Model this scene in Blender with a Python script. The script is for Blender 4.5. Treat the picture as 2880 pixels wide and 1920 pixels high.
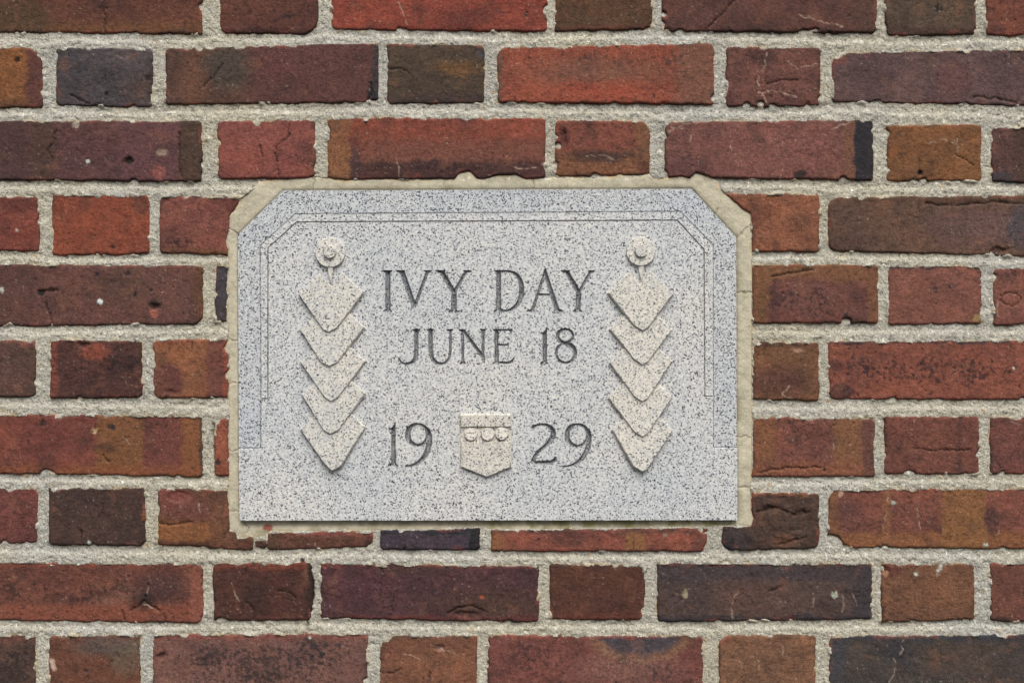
import bpy, bmesh, math, random
import numpy as np
from mathutils import Vector
from mathutils.geometry import delaunay_2d_cdt

# ------------------------------------------------------------------ scene, camera, light
for o in list(bpy.data.objects):
    bpy.data.objects.remove(o)
scene = bpy.context.scene
COL = scene.collection
S = 0.00033                     # metres per drawing unit (a brick is about 0.203 m long)
CX, CY = 1440.0, 960.0          # drawing-unit origin on the wall (wall centre)
DIST = 1.30

cam_d = bpy.data.cameras.new('camera')
cam = bpy.data.objects.new('camera', cam_d)
COL.objects.link(cam)
cam.location = (0, -DIST, 0)
cam.rotation_euler = (math.radians(90), 0, 0)
cam_d.sensor_fit = 'HORIZONTAL'
cam_d.sensor_width = 36
cam_d.lens = 36 * DIST / (2880 * S)
cam_d.clip_start = 0.02
cam_d.clip_end = 1000
scene.camera = cam

SUN_EL, SUN_AZ = math.radians(54), math.radians(12)      # overcast, brightest high and to the right
world = bpy.data.worlds.new('World')
scene.world = world
world.use_nodes = True
wn, wl = world.node_tree.nodes, world.node_tree.links
wn.clear()
w_out = wn.new('ShaderNodeOutputWorld')
w_bg = wn.new('ShaderNodeBackground')
w_sky = wn.new('ShaderNodeTexSky')
w_sky.sky_type = 'NISHITA'
w_sky.sun_disc = False
w_sky.sun_elevation = SUN_EL
w_sky.sun_rotation = math.pi - SUN_AZ
w_sky.air_density = 1.0
w_sky.dust_density = 4.0
w_sky.ozone_density = 1.0
w_hs = wn.new('ShaderNodeHueSaturation')
w_hs.inputs['Saturation'].default_value = 0.18
wl.new(w_sky.outputs[0], w_hs.inputs['Color'])
wl.new(w_hs.outputs[0], w_bg.inputs[0])
w_bg.inputs[1].default_value = 0.07
wl.new(w_bg.outputs[0], w_out.inputs[0])

sun_d = bpy.data.lights.new('sun', 'SUN')
sun_d.energy = 1.5
sun_d.angle = math.radians(45)
sun_d.color = (1.0, 0.96, 0.90)
sun = bpy.data.objects.new('sun', sun_d)
COL.objects.link(sun)
sdir = Vector((math.cos(SUN_EL) * math.sin(SUN_AZ), -math.cos(SUN_EL) * math.cos(SUN_AZ), math.sin(SUN_EL)))
sun.rotation_euler = sdir.to_track_quat('Z', 'Y').to_euler()
sun.location = sdir * 3

vs = scene.view_settings
vs.view_transform = 'Standard'
vs.look = 'None'
vs.gamma = 1.0
vs.use_curve_mapping = False
vs.exposure = 0.86

# ------------------------------------------------------------------ numeric helpers
def lin(c):
    c = np.asarray(c, float) / 255.0
    return np.where(c <= 0.04045, c / 12.92, ((c + 0.055) / 1.055) ** 2.4)

def fired(c):
    """brick tone read off a print -> albedo: a little greyer and darker"""
    a = lin(c)
    l = a @ np.array((.3, .55, .15))
    a = a * .87 + l * .13
    return a * np.array((.85, .92, .87))

def _hash(ix, iy, seed):
    h = (ix.astype(np.int64) * 374761393 + iy.astype(np.int64) * 668265263 + seed * 974634777) & 0xffffffff
    h = ((h ^ (h >> 13)) * 1274126177) & 0xffffffff
    h = h ^ (h >> 16)
    return (h & 0xffffff) / float(0xffffff)

def vnoise(x, y, seed=0):
    """gradient noise, about -1..1"""
    x0 = np.floor(x); y0 = np.floor(y)
    fx = x - x0; fy = y - y0
    u = fx * fx * fx * (fx * (fx * 6 - 15) + 10)
    v = fy * fy * fy * (fy * (fy * 6 - 15) + 10)
    r = 0
    for dx in (0, 1):
        for dy in (0, 1):
            a = _hash(x0 + dx, y0 + dy, seed) * 2 * np.pi
            g = np.cos(a) * (fx - dx) + np.sin(a) * (fy - dy)
            r = r + g * (u if dx else 1 - u) * (v if dy else 1 - v)
    return r * 1.5

def fbm(x, y, s, seed=0, oct=4, gain=0.5):
    r = 0; a = 1.0; t = 0.0
    f = 1.0 / s
    for k in range(oct):
        r = r + a * vnoise(x * f + 17.3 * k, y * f - 9.1 * k, seed + 31 * k)
        t += a; a *= gain; f *= 2.03
    return r / t

def sstep(a, b, x):
    t = np.clip((x - a) / (b - a), 0, 1)
    return t * t * (3 - 2 * t)

def seg_dist(X, Y, a, b):
    ax, ay = a; bx, by = b
    dx, dy = bx - ax, by - ay
    t = np.clip(((X - ax) * dx + (Y - ay) * dy) / (dx * dx + dy * dy + 1e-9), 0, 1)
    return np.hypot(X - ax - t * dx, Y - ay - t * dy), t

def poly_sdf(X, Y, P):
    d = np.full(X.shape, 1e9)
    inside = np.zeros(X.shape, bool)
    n = len(P)
    for i in range(n):
        a, b = P[i], P[(i + 1) % n]
        d = np.minimum(d, seg_dist(X, Y, a, b)[0])
        if a[1] != b[1]:
            c = ((a[1] > Y) != (b[1] > Y)) & (X < (b[0] - a[0]) * (Y - a[1]) / (b[1] - a[1]) + a[0])
            inside ^= c
    return np.where(inside, -d, d)

def line_dist(X, Y, pts):
    d = np.full(X.shape, 1e9)
    for a, b in zip(pts[:-1], pts[1:]):
        d = np.minimum(d, seg_dist(X, Y, a, b)[0])
    return d

# ------------------------------------------------------------------ mesh helpers
def raw_mesh(name, V, Q, col=None, smooth=True):
    me = bpy.data.meshes.new(name)
    Q = np.asarray(Q, np.int32)
    me.vertices.add(len(V))
    me.vertices.foreach_set('co', np.asarray(V, np.float32).ravel())
    me.loops.add(Q.size)
    me.loops.foreach_set('vertex_index', Q.ravel())
    me.polygons.add(len(Q))
    me.polygons.foreach_set('loop_start', np.arange(0, Q.size, 4, dtype=np.int32))
    me.polygons.foreach_set('use_smooth', np.full(len(Q), smooth))
    me.update(calc_edges=True)
    if col is not None:
        a = me.color_attributes.new('Col', 'FLOAT_COLOR', 'POINT')
        c = np.ones((len(V), 4), np.float32)
        c[:, :3] = col
        a.data.foreach_set('color', c.ravel())
    return me

def to_world(X, Y, H, org=(CX, CY)):
    return np.stack([(X - org[0]) * S, -H * S, (org[1] - Y) * S], -1)

def quads(ny, nx):
    i = np.arange(ny * nx).reshape(ny, nx)
    return np.stack([i[:-1, :-1], i[1:, :-1], i[1:, 1:], i[:-1, 1:]], -1)

def compact(V, Q, col=None):
    used = np.zeros(len(V), bool); used[Q.ravel()] = True
    remap = np.cumsum(used) - 1
    return V[used], remap[Q], (None if col is None else col[used])

def link(name, me, mat, parent=None, loc=(0, 0, 0)):
    o = bpy.data.objects.new(name, me)
    COL.objects.link(o)
    if me is not None and mat is not None:
        me.materials.append(mat)
    o.parent = parent
    o.location = loc
    return o

# ------------------------------------------------------------------ materials
def new_mat(name):
    m = bpy.data.materials.new(name)
    m.use_nodes = True
    nt = m.node_tree
    b = nt.nodes['Principled BSDF']
    return m, nt, b

def N(nt, t, **kw):
    n = nt.nodes.new(t)
    for k, v in kw.items():
        if k in n.inputs: n.inputs[k].default_value = v
        else: setattr(n, k, v)
    return n

def coords(nt, scale=(1, 1, 1), rand=True):
    tc = N(nt, 'ShaderNodeTexCoord')
    out = tc.outputs['Object']
    if rand:
        oi = N(nt, 'ShaderNodeObjectInfo')
        mu = N(nt, 'ShaderNodeMath', operation='MULTIPLY'); mu.inputs[1].default_value = 23.0
        nt.links.new(oi.outputs['Random'], mu.inputs[0])
        ad = N(nt, 'ShaderNodeVectorMath', operation='ADD')
        nt.links.new(out, ad.inputs[0]); nt.links.new(mu.outputs[0], ad.inputs[1])
        out = ad.outputs[0]
    mp = N(nt, 'ShaderNodeMapping')
    mp.inputs['Scale'].default_value = scale
    nt.links.new(out, mp.inputs['Vector'])
    return mp.outputs[0]

def ramp(nt, src, stops):
    r = N(nt, 'ShaderNodeValToRGB')
    e = r.color_ramp.elements
    while len(e) < len(stops): e.new(0.5)
    for k, (p, c) in enumerate(stops):
        e[k].position = p
        e[k].color = (c, c, c, 1) if np.isscalar(c) else (*c, 1)
    nt.links.new(src, r.inputs[0])
    return r.outputs[0]

def mixc(nt, mode, fac, a, b):
    m = N(nt, 'ShaderNodeMix', data_type='RGBA', blend_type=mode)
    for sock, v in ((m.inputs[0], fac), (m.inputs[6], a), (m.inputs[7], b)):
        if hasattr(v, 'links') or isinstance(v, bpy.types.NodeSocket): nt.links.new(v, sock)
        else: sock.default_value = v if np.isscalar(v) else (*v, 1)
    return m.outputs[2]

def grain_material(name, rough, spec, grains, bumps, stretch=(1, 1, 1)):
    """vertex colour x fine procedural grain, with fine bump"""
    m, nt, b = new_mat(name)
    at = N(nt, 'ShaderNodeVertexColor', layer_name='Col')
    col = at.outputs[0]
    vec = coords(nt, stretch)
    for sc, det, stops in grains:
        n = N(nt, 'ShaderNodeTexNoise'); n.inputs['Scale'].default_value = sc
        n.inputs['Detail'].default_value = det; n.inputs['Roughness'].default_value = 0.6
        nt.links.new(vec, n.inputs['Vector'])
        col = mixc(nt, 'MULTIPLY', 1.0, col, ramp(nt, n.outputs[0], stops))
    nt.links.new(col, b.inputs['Base Color'])
    b.inputs['Roughness'].default_value = rough
    b.inputs['Specular IOR Level'].default_value = spec
    prev = None
    for sc, det, dist in bumps:
        n = N(nt, 'ShaderNodeTexNoise'); n.inputs['Scale'].default_value = sc
        n.inputs['Detail'].default_value = det
        nt.links.new(vec, n.inputs['Vector'])
        bp = N(nt, 'ShaderNodeBump'); bp.inputs['Distance'].default_value = dist
        bp.inputs['Strength'].default_value = 1.0
        nt.links.new(n.outputs[0], bp.inputs['Height'])
        if prev is not None: nt.links.new(prev, bp.inputs['Normal'])
        prev = bp.outputs[0]
    nt.links.new(prev, b.inputs['Normal'])
    return m

M_BRICK = grain_material('fired_brick', 0.85, 0.25,
    [(900, 3, [(0.30, 0.5), (0.5, 1.0), (0.70, 1.5)]),
     (260, 4, [(0.33, 0.62), (0.45, 0.97), (0.6, 1.03), (0.75, 1.2)])],
    [(330, 4, 0.0005), (1000, 2, 0.0003)], (1, 1, 1.5))
M_MORTAR = grain_material('sandy_mortar', 0.95, 0.1,
    [(820, 2, [(0.28, 0.22), (0.42, 0.88), (0.58, 1.08), (0.74, 1.4)]),
     (230, 4, [(0.30, 0.72), (0.45, 0.98), (0.7, 1.1)])],
    [(420, 5, 0.0012), (900, 2, 0.0007)])
M_BED = grain_material('smooth_bedding_mortar', 0.95, 0.1,
    [(850, 2, [(0.28, 0.62), (0.42, 0.96), (0.62, 1.03), (0.78, 1.15)]),
     (160, 4, [(0.3, 0.82), (0.5, 1.0), (0.7, 1.08)])],
    [(600, 4, 0.0004)])

def granite(name, tone, fleck, fleck_amt, bump):
    m, nt, b = new_mat(name)
    tc = N(nt, 'ShaderNodeTexCoord')
    vec = tc.outputs['Object']
    # soft grey / white crystal field
    n1 = N(nt, 'ShaderNodeTexNoise'); n1.inputs['Scale'].default_value = 420; n1.inputs['Detail'].default_value = 2
    nt.links.new(vec, n1.inputs['Vector'])
    base = ramp(nt, n1.outputs[0], [(0.30, tuple(lin((tone[0] - 24, tone[1] - 22, tone[2] - 18)))),
                                    (0.48, tuple(lin(tone))), (0.70, tuple(lin((tone[0] + 16, tone[1] + 14, tone[2] + 10))))])
    # warm / cool drift
    n3 = N(nt, 'ShaderNodeTexNoise'); n3.inputs['Scale'].default_value = 9; n3.inputs['Detail'].default_value = 3
    nt.links.new(vec, n3.inputs['Vector'])
    drift = ramp(nt, n3.outputs[0], [(0.3, (0.90, 0.93, 0.97)), (0.55, (1.0, 1.0, 0.99)), (0.75, (1.04, 1.02, 0.98))])
    base = mixc(nt, 'MULTIPLY', 1.0, base, drift)
    # black mica flecks: warped cells picked at random
    nw = N(nt, 'ShaderNodeTexNoise'); nw.inputs['Scale'].default_value = 700; nw.inputs['Detail'].default_value = 1
    nt.links.new(vec, nw.inputs['Vector'])
    wv = N(nt, 'ShaderNodeVectorMath', operation='MULTIPLY_ADD')
    wv.inputs[1].default_value = (0.0011, 0.0011, 0.0011)
    nt.links.new(nw.outputs['Color'], wv.inputs[0]); nt.links.new(vec, wv.inputs[2])
    vo = N(nt, 'ShaderNodeTexVoronoi'); vo.inputs['Scale'].default_value = 1050
    nt.links.new(wv.outputs[0], vo.inputs['Vector'])
    sp = N(nt, 'ShaderNodeSeparateColor'); nt.links.new(vo.outputs['Color'], sp.inputs[0])
    pick = ramp(nt, sp.outputs[0], [(fleck_amt - 0.02, 1.0), (fleck_amt + 0.02, 0.0)])
    vo2 = N(nt, 'ShaderNodeTexVoronoi'); vo2.inputs['Scale'].default_value = 560
    nt.links.new(wv.outputs[0], vo2.inputs['Vector'])
    sp2 = N(nt, 'ShaderNodeSeparateColor'); nt.links.new(vo2.outputs['Color'], sp2.inputs[0])
    pick2 = ramp(nt, sp2.outputs[1], [(0.16, 0.55), (0.20, 0.0)])
    base = mixc(nt, 'MIX', pick2, base, tuple(lin((168, 172, 180))))
    base = mixc(nt, 'MIX', pick, base, tuple(lin(fleck)))
    nt.links.new(base, b.inputs['Base Color'])
    b.inputs['Roughness'].default_value = 0.8
    b.inputs['Specular IOR Level'].default_value = 0.25
    bp = N(nt, 'ShaderNodeBump'); bp.inputs['Distance'].default_value = bump
    nb = N(nt, 'ShaderNodeTexNoise'); nb.inputs['Scale'].default_value = 480; nb.inputs['Detail'].default_value = 4
    nt.links.new(vec, nb.inputs['Vector']); nt.links.new(nb.outputs[0], bp.inputs['Height'])
    nt.links.new(bp.outputs[0], b.inputs['Normal'])
    return m

M_GRAN = granite('light_granite', (204, 204, 203), (72, 74, 82), 0.15, 0.0005)
M_GRAN_BAND = granite('border_granite', (196, 198, 200), (72, 76, 86), 0.20, 0.0004)
M_GRAN_LEAF = granite('relief_granite', (208, 203, 194), (84, 84, 86), 0.12, 0.0006)
M_GRAN_GROOVE_SHADE = granite('groove_shaded_granite', (150, 151, 152), (50, 51, 56), 0.24, 0.0006)  # letter grooves: recess shade, with some dirt, painted into a darker granite tone

# ------------------------------------------------------------------ the wall: drawing data
# outline of the pointing round the plaque (everything inside is bedding mortar or plaque)
BED = [(728, 510), (718, 526), (690, 547), (674, 559), (669, 575), (645, 608), (644, 640), (635, 677), (639, 701),
       (641, 742), (637, 803), (640, 830), (636, 860), (637, 897), (641, 954), (629, 979), (643, 995), (642, 1040), (631, 1052), (643, 1068),
       (641, 1117), (643, 1166), (641, 1240), (643, 1333), (639, 1374), (643, 1455), (645, 1492), (661, 1496), (669, 1515),
       (690, 1514), (702, 1506), (716, 1514), (738, 1512), (752, 1500), (767, 1494), (860, 1496), (960, 1491), (1048, 1494), (1074, 1490), (1180, 1491),
       (1260, 1487), (1348, 1483), (1380, 1490), (1560, 1489), (1750, 1486), (1919, 1484), (1989, 1485), (2030, 1480), (2112, 1479),
       (2121, 1457), (2115, 1435), (2113, 1382), (2117, 1280), (2118, 1170), (2116, 1060), (2118, 960), (2116, 742), (2115, 640), (2112, 600),
       (2091, 588), (2062, 563), (2044, 547), (2030, 528), (2015, 508), (1997, 496), (1957, 484), (1940, 500), (1920, 494), (1870, 500),
       (1845, 502), (1825, 487), (1800, 494), (1740, 490), (1727, 497), (1640, 499), (1564, 497), (1531, 500), (1480, 503), (1450, 490), (1400, 492), (1365, 502),
       (1340, 502), (1328, 486), (1315, 481), (1291, 486), (1278, 503), (1180, 505), (1060, 503), (960, 508), (924, 499), (886, 497), (840, 503), (792, 503)]

BLK = (34, 32, 38); DPUR = (64, 52, 58); RED = (138, 62, 46); ORG = (134, 80, 44); DRED = (92, 48, 40); PINK = (132, 76, 68)

BRICKS = []
def B(x0, x1, tl, tr, bl, br, col, ops=(), r=(9, 9, 9, 9), chips=(), rough=1.0, spots=0.35, name='brick'):
    BRICKS.append(dict(x0=x0, x1=x1, tl=tl, tr=tr, bl=bl, br=br, col=col, ops=list(ops), r=r, chips=chips, rough=rough, spots=spots, name=name))

# ops: band(x0,x1,col,soft) / hband(y0,y1,..) / ell(cx,cy,rx,ry,col,soft,strength) / patch(cx,cy,rx,ry,col,density) / crack(pts,w) / vein(pts) / dot(x,y,r,col) / gouge(x,y,rx,ry,depth)
# ---- course 0 (cut by the top of the frame)
B(-45, 569, -78, -78, 90, 95, (104, 58, 46), [('hband', 62, 120, (116, 70, 44), 30), ('ell', 60, 60, 90, 60, (84, 62, 44), 40, .7), ('ell', 300, 10, 60, 30, (74, 44, 42), 30, .6), ('crack', [(292, 30), (296, 60), (292, 92)], 3)], r=(6, 6, 5, 6))
B(618, 894, -78, -78, 94, 96, (104, 58, 48), [('patch', 760, 45, 130, 35, (52, 36, 38), .45), ('hband', 82, 120, (70, 36, 34), 10)], r=(6, 6, 48, 22))
B(931, 1538, -78, -78, 83, 90, (142, 60, 46), [('ell', 1150, -20, 160, 40, (150, 66, 48), 40, .7), ('ell', 1300, 55, 60, 30, (92, 48, 42), 30, .5), ('dot', 1481, 40, 7, (60, 34, 34)), ('vein', [(1118, 5), (1132, 30), (1146, 66)])], r=(8, 8, 14, 16))
B(1560, 1835, -78, -78, 86, 84, (96, 62, 42), [('ell', 1640, 70, 80, 30, (82, 58, 46), 40, .5), ('hband', 74, 110, (100, 56, 42), 10)], r=(5, 5, 7, 5))
B(1862, 2466, -78, -78, 88, 91, (98, 58, 52), [('crack', [(2076, -6), (2040, 30), (2010, 58), (1984, 84)], 4), ('ell', 2150, 70, 60, 18, (66, 42, 42), 20, .6), ('vein', [(2250, 45), (2300, 58), (2370, 76)]), ('ell', 2420, 20, 40, 80, (92, 62, 50), 30, .6)], r=(9, 9, 9, 18), chips=[(1868, 40, 8)])
B(2489, 2745, -78, -78, 101, 97, (88, 66, 54), [('dot', 2638, 25, 11, (46, 40, 44)), ('dot', 2607, 56, 4, (40, 34, 40)), ('hband', 80, 115, (78, 52, 46), 12)], r=(8, 8, 10, 16))
B(2773, 3380, -78, -78, 99, 100, (118, 62, 50), [('dot', 2786, 30, 12, (84, 46, 42))])
# ---- course 1
B(-490, 119, 130, 134, 304, 303, (136, 80, 42), [('band', 74, 140, (100, 56, 52), 14), ('dot', 50, 168, 9, (52, 36, 28)), ('ell', 18, 300, 60, 20, (92, 56, 40), 14, .6)], r=(8, 55, 8, 8))
B(157, 429, 133, 137, 297, 301, (78, 66, 70), [('ell', 350, 160, 90, 25, (94, 78, 82), 30, .6), ('dot', 415, 220, 8, (22, 20, 24)), ('dot', 298, 262, 6, (22, 20, 24)), ('ell', 390, 250, 50, 40, (90, 66, 60), 30, .5), ('crack', [(200, 270), (222, 282), (250, 292)], 4)], r=(14, 18, 10, 14), rough=1.6)
B(465, 1064, 137, 121, 295, 287, (98, 64, 54), [('band', 700, 1100, (100, 58, 56), 40), ('ell', 640, 190, 70, 60, (78, 66, 60), 40, .8), ('ell', 548, 230, 40, 70, (116, 72, 54), 25, .6), ('ell', 780, 200, 60, 60, (108, 60, 58), 40, .6), ('band', 1046, 1075, (64, 54, 58), 10), ('crack', [(628, 178), (604, 210), (572, 246)], 3), ('crack', [(1040, 232), (1046, 262), (1032, 282)], 5), ('ell', 1044, 268, 16, 18, (40, 38, 44), 8, .8)], r=(16, 14, 12, 8), chips=[(560, 132, 12), (665, 128, 9), (598, 130, 8)])
B(1089, 1363, 123, 127, 292, 290, (84, 64, 52), [('patch', 1275, 200, 90, 40, (128, 84, 44), .5), ('ell', 1290, 190, 60, 18, (122, 80, 44), 20, .7), ('hband', 262, 300, (72, 54, 52), 20), ('crack', [(1090, 193), (1130, 192), (1150, 204)], 2.5), ('dot', 1352, 150, 10, (70, 70, 80))], r=(8, 14, 7, 6))
B(1399, 2008, 133, 121, 288, 294, (148, 70, 50), [('patch', 1680, 180, 160, 50, (70, 46, 44), .5), ('patch', 1930, 170, 110, 50, (62, 42, 42), .62), ('ell', 1680, 205, 180, 40, (128, 82, 66), 40, .7), ('ell', 1690, 255, 110, 25, (158, 66, 44), 25, .9), ('band', 1905, 2020, (126, 78, 62), 50), ('band', 1399, 1412, (116, 76, 58), 6)], r=(26, 14, 10, 12), spots=.6)
B(2042, 2308, 131, 134, 300, 297, (112, 66, 60), [('ell', 2140, 160, 40, 20, (70, 44, 44), 14, .7), ('patch', 2200, 260, 90, 40, (80, 48, 46), .5), ('crack', [(2160, 238), (2200, 224), (2245, 226)], 3), ('vein', [(2130, 262), (2180, 257), (2240, 272)]), ('vein', [(2155, 150), (2152, 190), (2128, 230), (2155, 290)]), ('vein', [(2215, 175), (2245, 195), (2300, 180)])], r=(10, 9, 16, 14), chips=[(2100, 297, 10), (2140, 294, 10), (2145, 131, 9)], rough=1.3)
B(2340, 2950, 148, 136, 285, 299, (102, 72, 72), [('ell', 2440, 200, 60, 60, (84, 60, 62), 40, .6), ('ell', 2680, 230, 50, 60, (110, 66, 66), 30, .6), ('ell', 2830, 190, 60, 60, (86, 62, 66), 40, .6), ('crack', [(2740, 272), (2800, 276), (2860, 290)], 4), ('ell', 2356, 165, 30, 18, (132, 72, 66), 10, .6)], r=(26, 9, 9, 9), chips=[(2352, 140, 22)])
# ---- course 2
B(-45, 567, 339, 341, 506, 510, (98, 60, 60), [('band', 505, 600, (82, 58, 48), 6), ('band', -50, 88, (84, 54, 54), 10), ('band', 88, 152, (86, 58, 50), 10), ('band', 340, 505, (104, 62, 66), 6), ('crack', [(158, 365), (152, 400), (134, 420), (146, 450)], 3), ('dot', 248, 455, 7, (214, 212, 206)), ('dot', 214, 348, 10, (160, 140, 130)), ('gouge', 362, 452, 18, 10, 6), ('dot', 362, 452, 12, (52, 38, 36)), ('ell', 448, 490, 18, 22, (146, 78, 70), 8, .9), ('ell', 456, 428, 14, 8, (180, 150, 130), 6, .8), ('crack', [(502, 370), (504, 430), (508, 500)], 3)], r=(6, 10, 8, 6))
B(612, 886, 340, 338, 503, 501, (138, 70, 62), [('ell', 750, 380, 110, 30, (146, 78, 70), 40, .6), ('crack', [(812, 350), (810, 390), (775, 410), (776, 440), (786, 500)], 2.5), ('crack', [(730, 410), (738, 440)], 2.5), ('ell', 878, 450, 14, 60, (120, 66, 48), 8, .6)], r=(10, 9, 14, 18))
B(920, 1533, 330, 332, 504, 503, (140, 66, 50), [('hband', 395, 470, (126, 72, 60), 40), ('hband', 452, 520, (72, 46, 46), 26), ('patch', 1200, 470, 300, 30, (52, 36, 40), .55), ('band', 900, 987, (142, 88, 56), 8), ('ell', 1000, 430, 14, 60, (70, 50, 54), 8, .7), ('ell', 1010, 380, 60, 40, (124, 62, 46), 30, .5), ('vein', [(1440, 470), (1480, 478), (1530, 462)]), ('vein', [(1110, 440), (1120, 465), (1124, 500)])], r=(12, 7, 14, 7))
B(1561, 1828, 337, 341, 496, 492, (128, 66, 54), [('hband', 430, 520, (134, 82, 54), 30), ('ell', 1690, 440, 110, 18, (72, 50, 46), 14, .8), ('band', 1790, 1840, (130, 82, 54), 30), ('gouge', 1580, 385, 12, 30, 6), ('ell', 1584, 385, 14, 30, (86, 44, 42), 8, .7), ('ell', 1810, 470, 22, 20, (92, 46, 42), 6, .8), ('vein', [(1650, 440), (1690, 436), (1730, 450)])], r=(12, 30, 10, 12), chips=[(1570, 410, 9)], rough=1.2)
B(1870, 2457, 343, 335, 499, 507, (126, 74, 68), [('band', 2402, 2470, (40, 40, 48), 9), ('ell', 1940, 470, 60, 40, (90, 54, 54), 30, .6), ('ell', 2160, 440, 140, 50, (136, 80, 72), 50, .6), ('band', 2370, 2404, (122, 76, 60), 10), ('ell', 2250, 492, 18, 10, (48, 38, 40), 8, .9), ('vein', [(1880, 370), (1920, 352), (1990, 340)]), ('vein', [(1885, 358), (1930, 362)]), ('vein', [(1948, 378), (1935, 410)]), ('vein', [(2055, 400), (2056, 425)]), ('vein', [(2340, 362), (2390, 346)])], r=(22, 8, 6, 10))
B(2493, 2761, 351, 350, 509, 510, (134, 82, 46), [('ell', 2560, 400, 90, 40, (124, 74, 44), 40, .5), ('dot', 2589, 485, 8, (56, 46, 50)), ('gouge', 2589, 485, 8, 8, 6), ('ell', 2626, 462, 8, 7, (92, 52, 42), 4, .8), ('crack', [(2690, 438), (2720, 450), (2740, 465)], 2), ('vein', [(2610, 405), (2650, 392), (2690, 405)]), ('vein', [(2690, 390), (2696, 430)]), ('ell', 2506, 420, 14, 24, (150, 86, 44), 8, .8)], r=(6, 6, 8, 8), chips=[(2598, 509, 9)])
B(2789, 3400, 358, 348, 511, 516, (98, 62, 58), [('hband', 488, 530, (70, 58, 64), 14), ('band', 2850, 2900, (84, 56, 50), 16)], r=(16, 9, 9, 9))
# ---- course 3
B(-500, 110, 552, 554, 703, 706, (126, 60, 50), [('ell', 60, 570, 60, 30, (88, 46, 44), 20, .6), ('dot', 47, 648, 5, (200, 190, 180))], r=(8, 14, 8, 8))
B(145, 420, 546, 549, 719, 715, (142, 66, 44), [('patch', 300, 600, 120, 40, (86, 50, 42), .3), ('ell', 395, 575, 26, 26, (86, 44, 38), 12, .7), ('dot', 316, 696, 7, (58, 40, 36))], r=(6, 16, 14, 6), chips=[(424, 560, 7)])
B(448, 700, 549, 556, 713, 718, (134, 72, 62), [('ell', 480, 670, 40, 40, (96, 56, 52), 20, .7), ('ell', 640, 580, 50, 30, (110, 54, 50), 20, .7), ('hband', 700, 730, (118, 72, 50), 10), ('patch', 500, 680, 70, 30, (60, 40, 44), .5), ('hband', 545, 556, (70, 42, 44), 5)], r=(10, 4, 4, 10))
B(2020, 2305, 543, 545, 706, 708, (142, 82, 58), [('ell', 2130, 600, 50, 30, (112, 60, 46), 24, .6), ('ell', 2180, 690, 12, 14, (96, 56, 46), 6, .7), ('ell', 2080, 556, 16, 8, (70, 50, 44), 6, .6)], r=(6, 8, 6, 6))
B(2331, 2945, 556, 548, 706, 722, (104, 72, 60), [('ell', 2760, 640, 130, 50, (116, 80, 78), 40, .8), ('hband', 540, 570, (98, 66, 50), 10), ('ell', 2870, 640, 40, 60, (78, 68, 76), 24, .8), ('ell', 2380, 690, 60, 30, (84, 58, 52), 24, .6), ('crack', [(2600, 572), (2680, 580), (2790, 568), (2890, 574)], 3), ('gouge', 2815, 706, 30, 14, 8)], r=(28, 8, 8, 24))
# ---- course 4
B(-45, 571, 743, 747, 918, 911, (108, 66, 60), [('band', -50, 98, (100, 62, 56), 8), ('patch', 360, 790, 80, 50, (52, 40, 48), .5), ('ell', 350, 800, 60, 60, (96, 66, 56), 40, .6), ('ell', 480, 830, 60, 60, (118, 74, 66), 40, .6), ('band', 546, 580, (104, 66, 48), 8), ('dot', 282, 848, 9, (225, 226, 230)), ('dot', 4, 815, 9, (205, 195, 185)), ('crack', [(110, 818), (135, 820), (160, 814)], 6), ('dot', 116, 822, 12, (40, 34, 34)), ('crack', [(128, 850), (140, 885), (144, 916)], 5), ('gouge', 432, 860, 18, 10, 6), ('ell', 432, 852, 20, 12, (52, 38, 34), 8, .9), ('ell', 432, 878, 12, 10, (168, 90, 74), 4, .9), ('dot', 358, 770, 9, (50, 42, 50)), ('dot', 424, 816, 6, (46, 40, 48)), ('dot', 380, 828, 7, (40, 34, 40)), ('dot', 272, 773, 7, (56, 46, 56))], r=(6, 10, 30, 6), spots=.5)
B(605, 700, 744, 744, 906, 904, (78, 68, 76), [('hband', 735, 762, (58, 54, 62), 6)], r=(6, 4, 4, 6), rough=1.4)
B(2040, 2469, 741, 744, 909, 908, (116, 66, 58), [('hband', 730, 790, (130, 82, 54), 18), ('band', 2000, 2160, (128, 80, 50), 18), ('band', 2440, 2480, (124, 76, 52), 14), ('ell', 2270, 830, 90, 50, (120, 72, 66), 30, .7), ('patch', 2260, 850, 140, 60, (58, 38, 42), .55), ('ell', 2176, 830, 14, 50, (70, 44, 48), 10, .6), ('crack', [(2170, 778), (2230, 768), (2284, 756)], 5), ('dot', 2377, 886, 6, (40, 36, 40))], r=(6, 12, 8, 6), chips=[(2380, 906, 14)])
B(2499, 2762, 747, 746, 913, 910, (132, 76, 64), [('patch', 2630, 800, 100, 40, (60, 42, 44), .42), ('hband', 744, 754, (74, 48, 48), 5), ('ell', 2746, 896, 14, 12, (150, 120, 70), 5, .9)], r=(6, 5, 8, 10))
B(2794, 3400, 754, 750, 914, 916, (128, 74, 64), [('vein', [(2804, 840), (2806, 890)]), ('crack', [(2815, 830), (2830, 822), (2860, 824), (2876, 840), (2860, 856), (2830, 858), (2815, 845), (2815, 830)], 2), ('dot', 2852, 768, 8, (90, 54, 48))], r=(12, 8, 8, 9))
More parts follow.
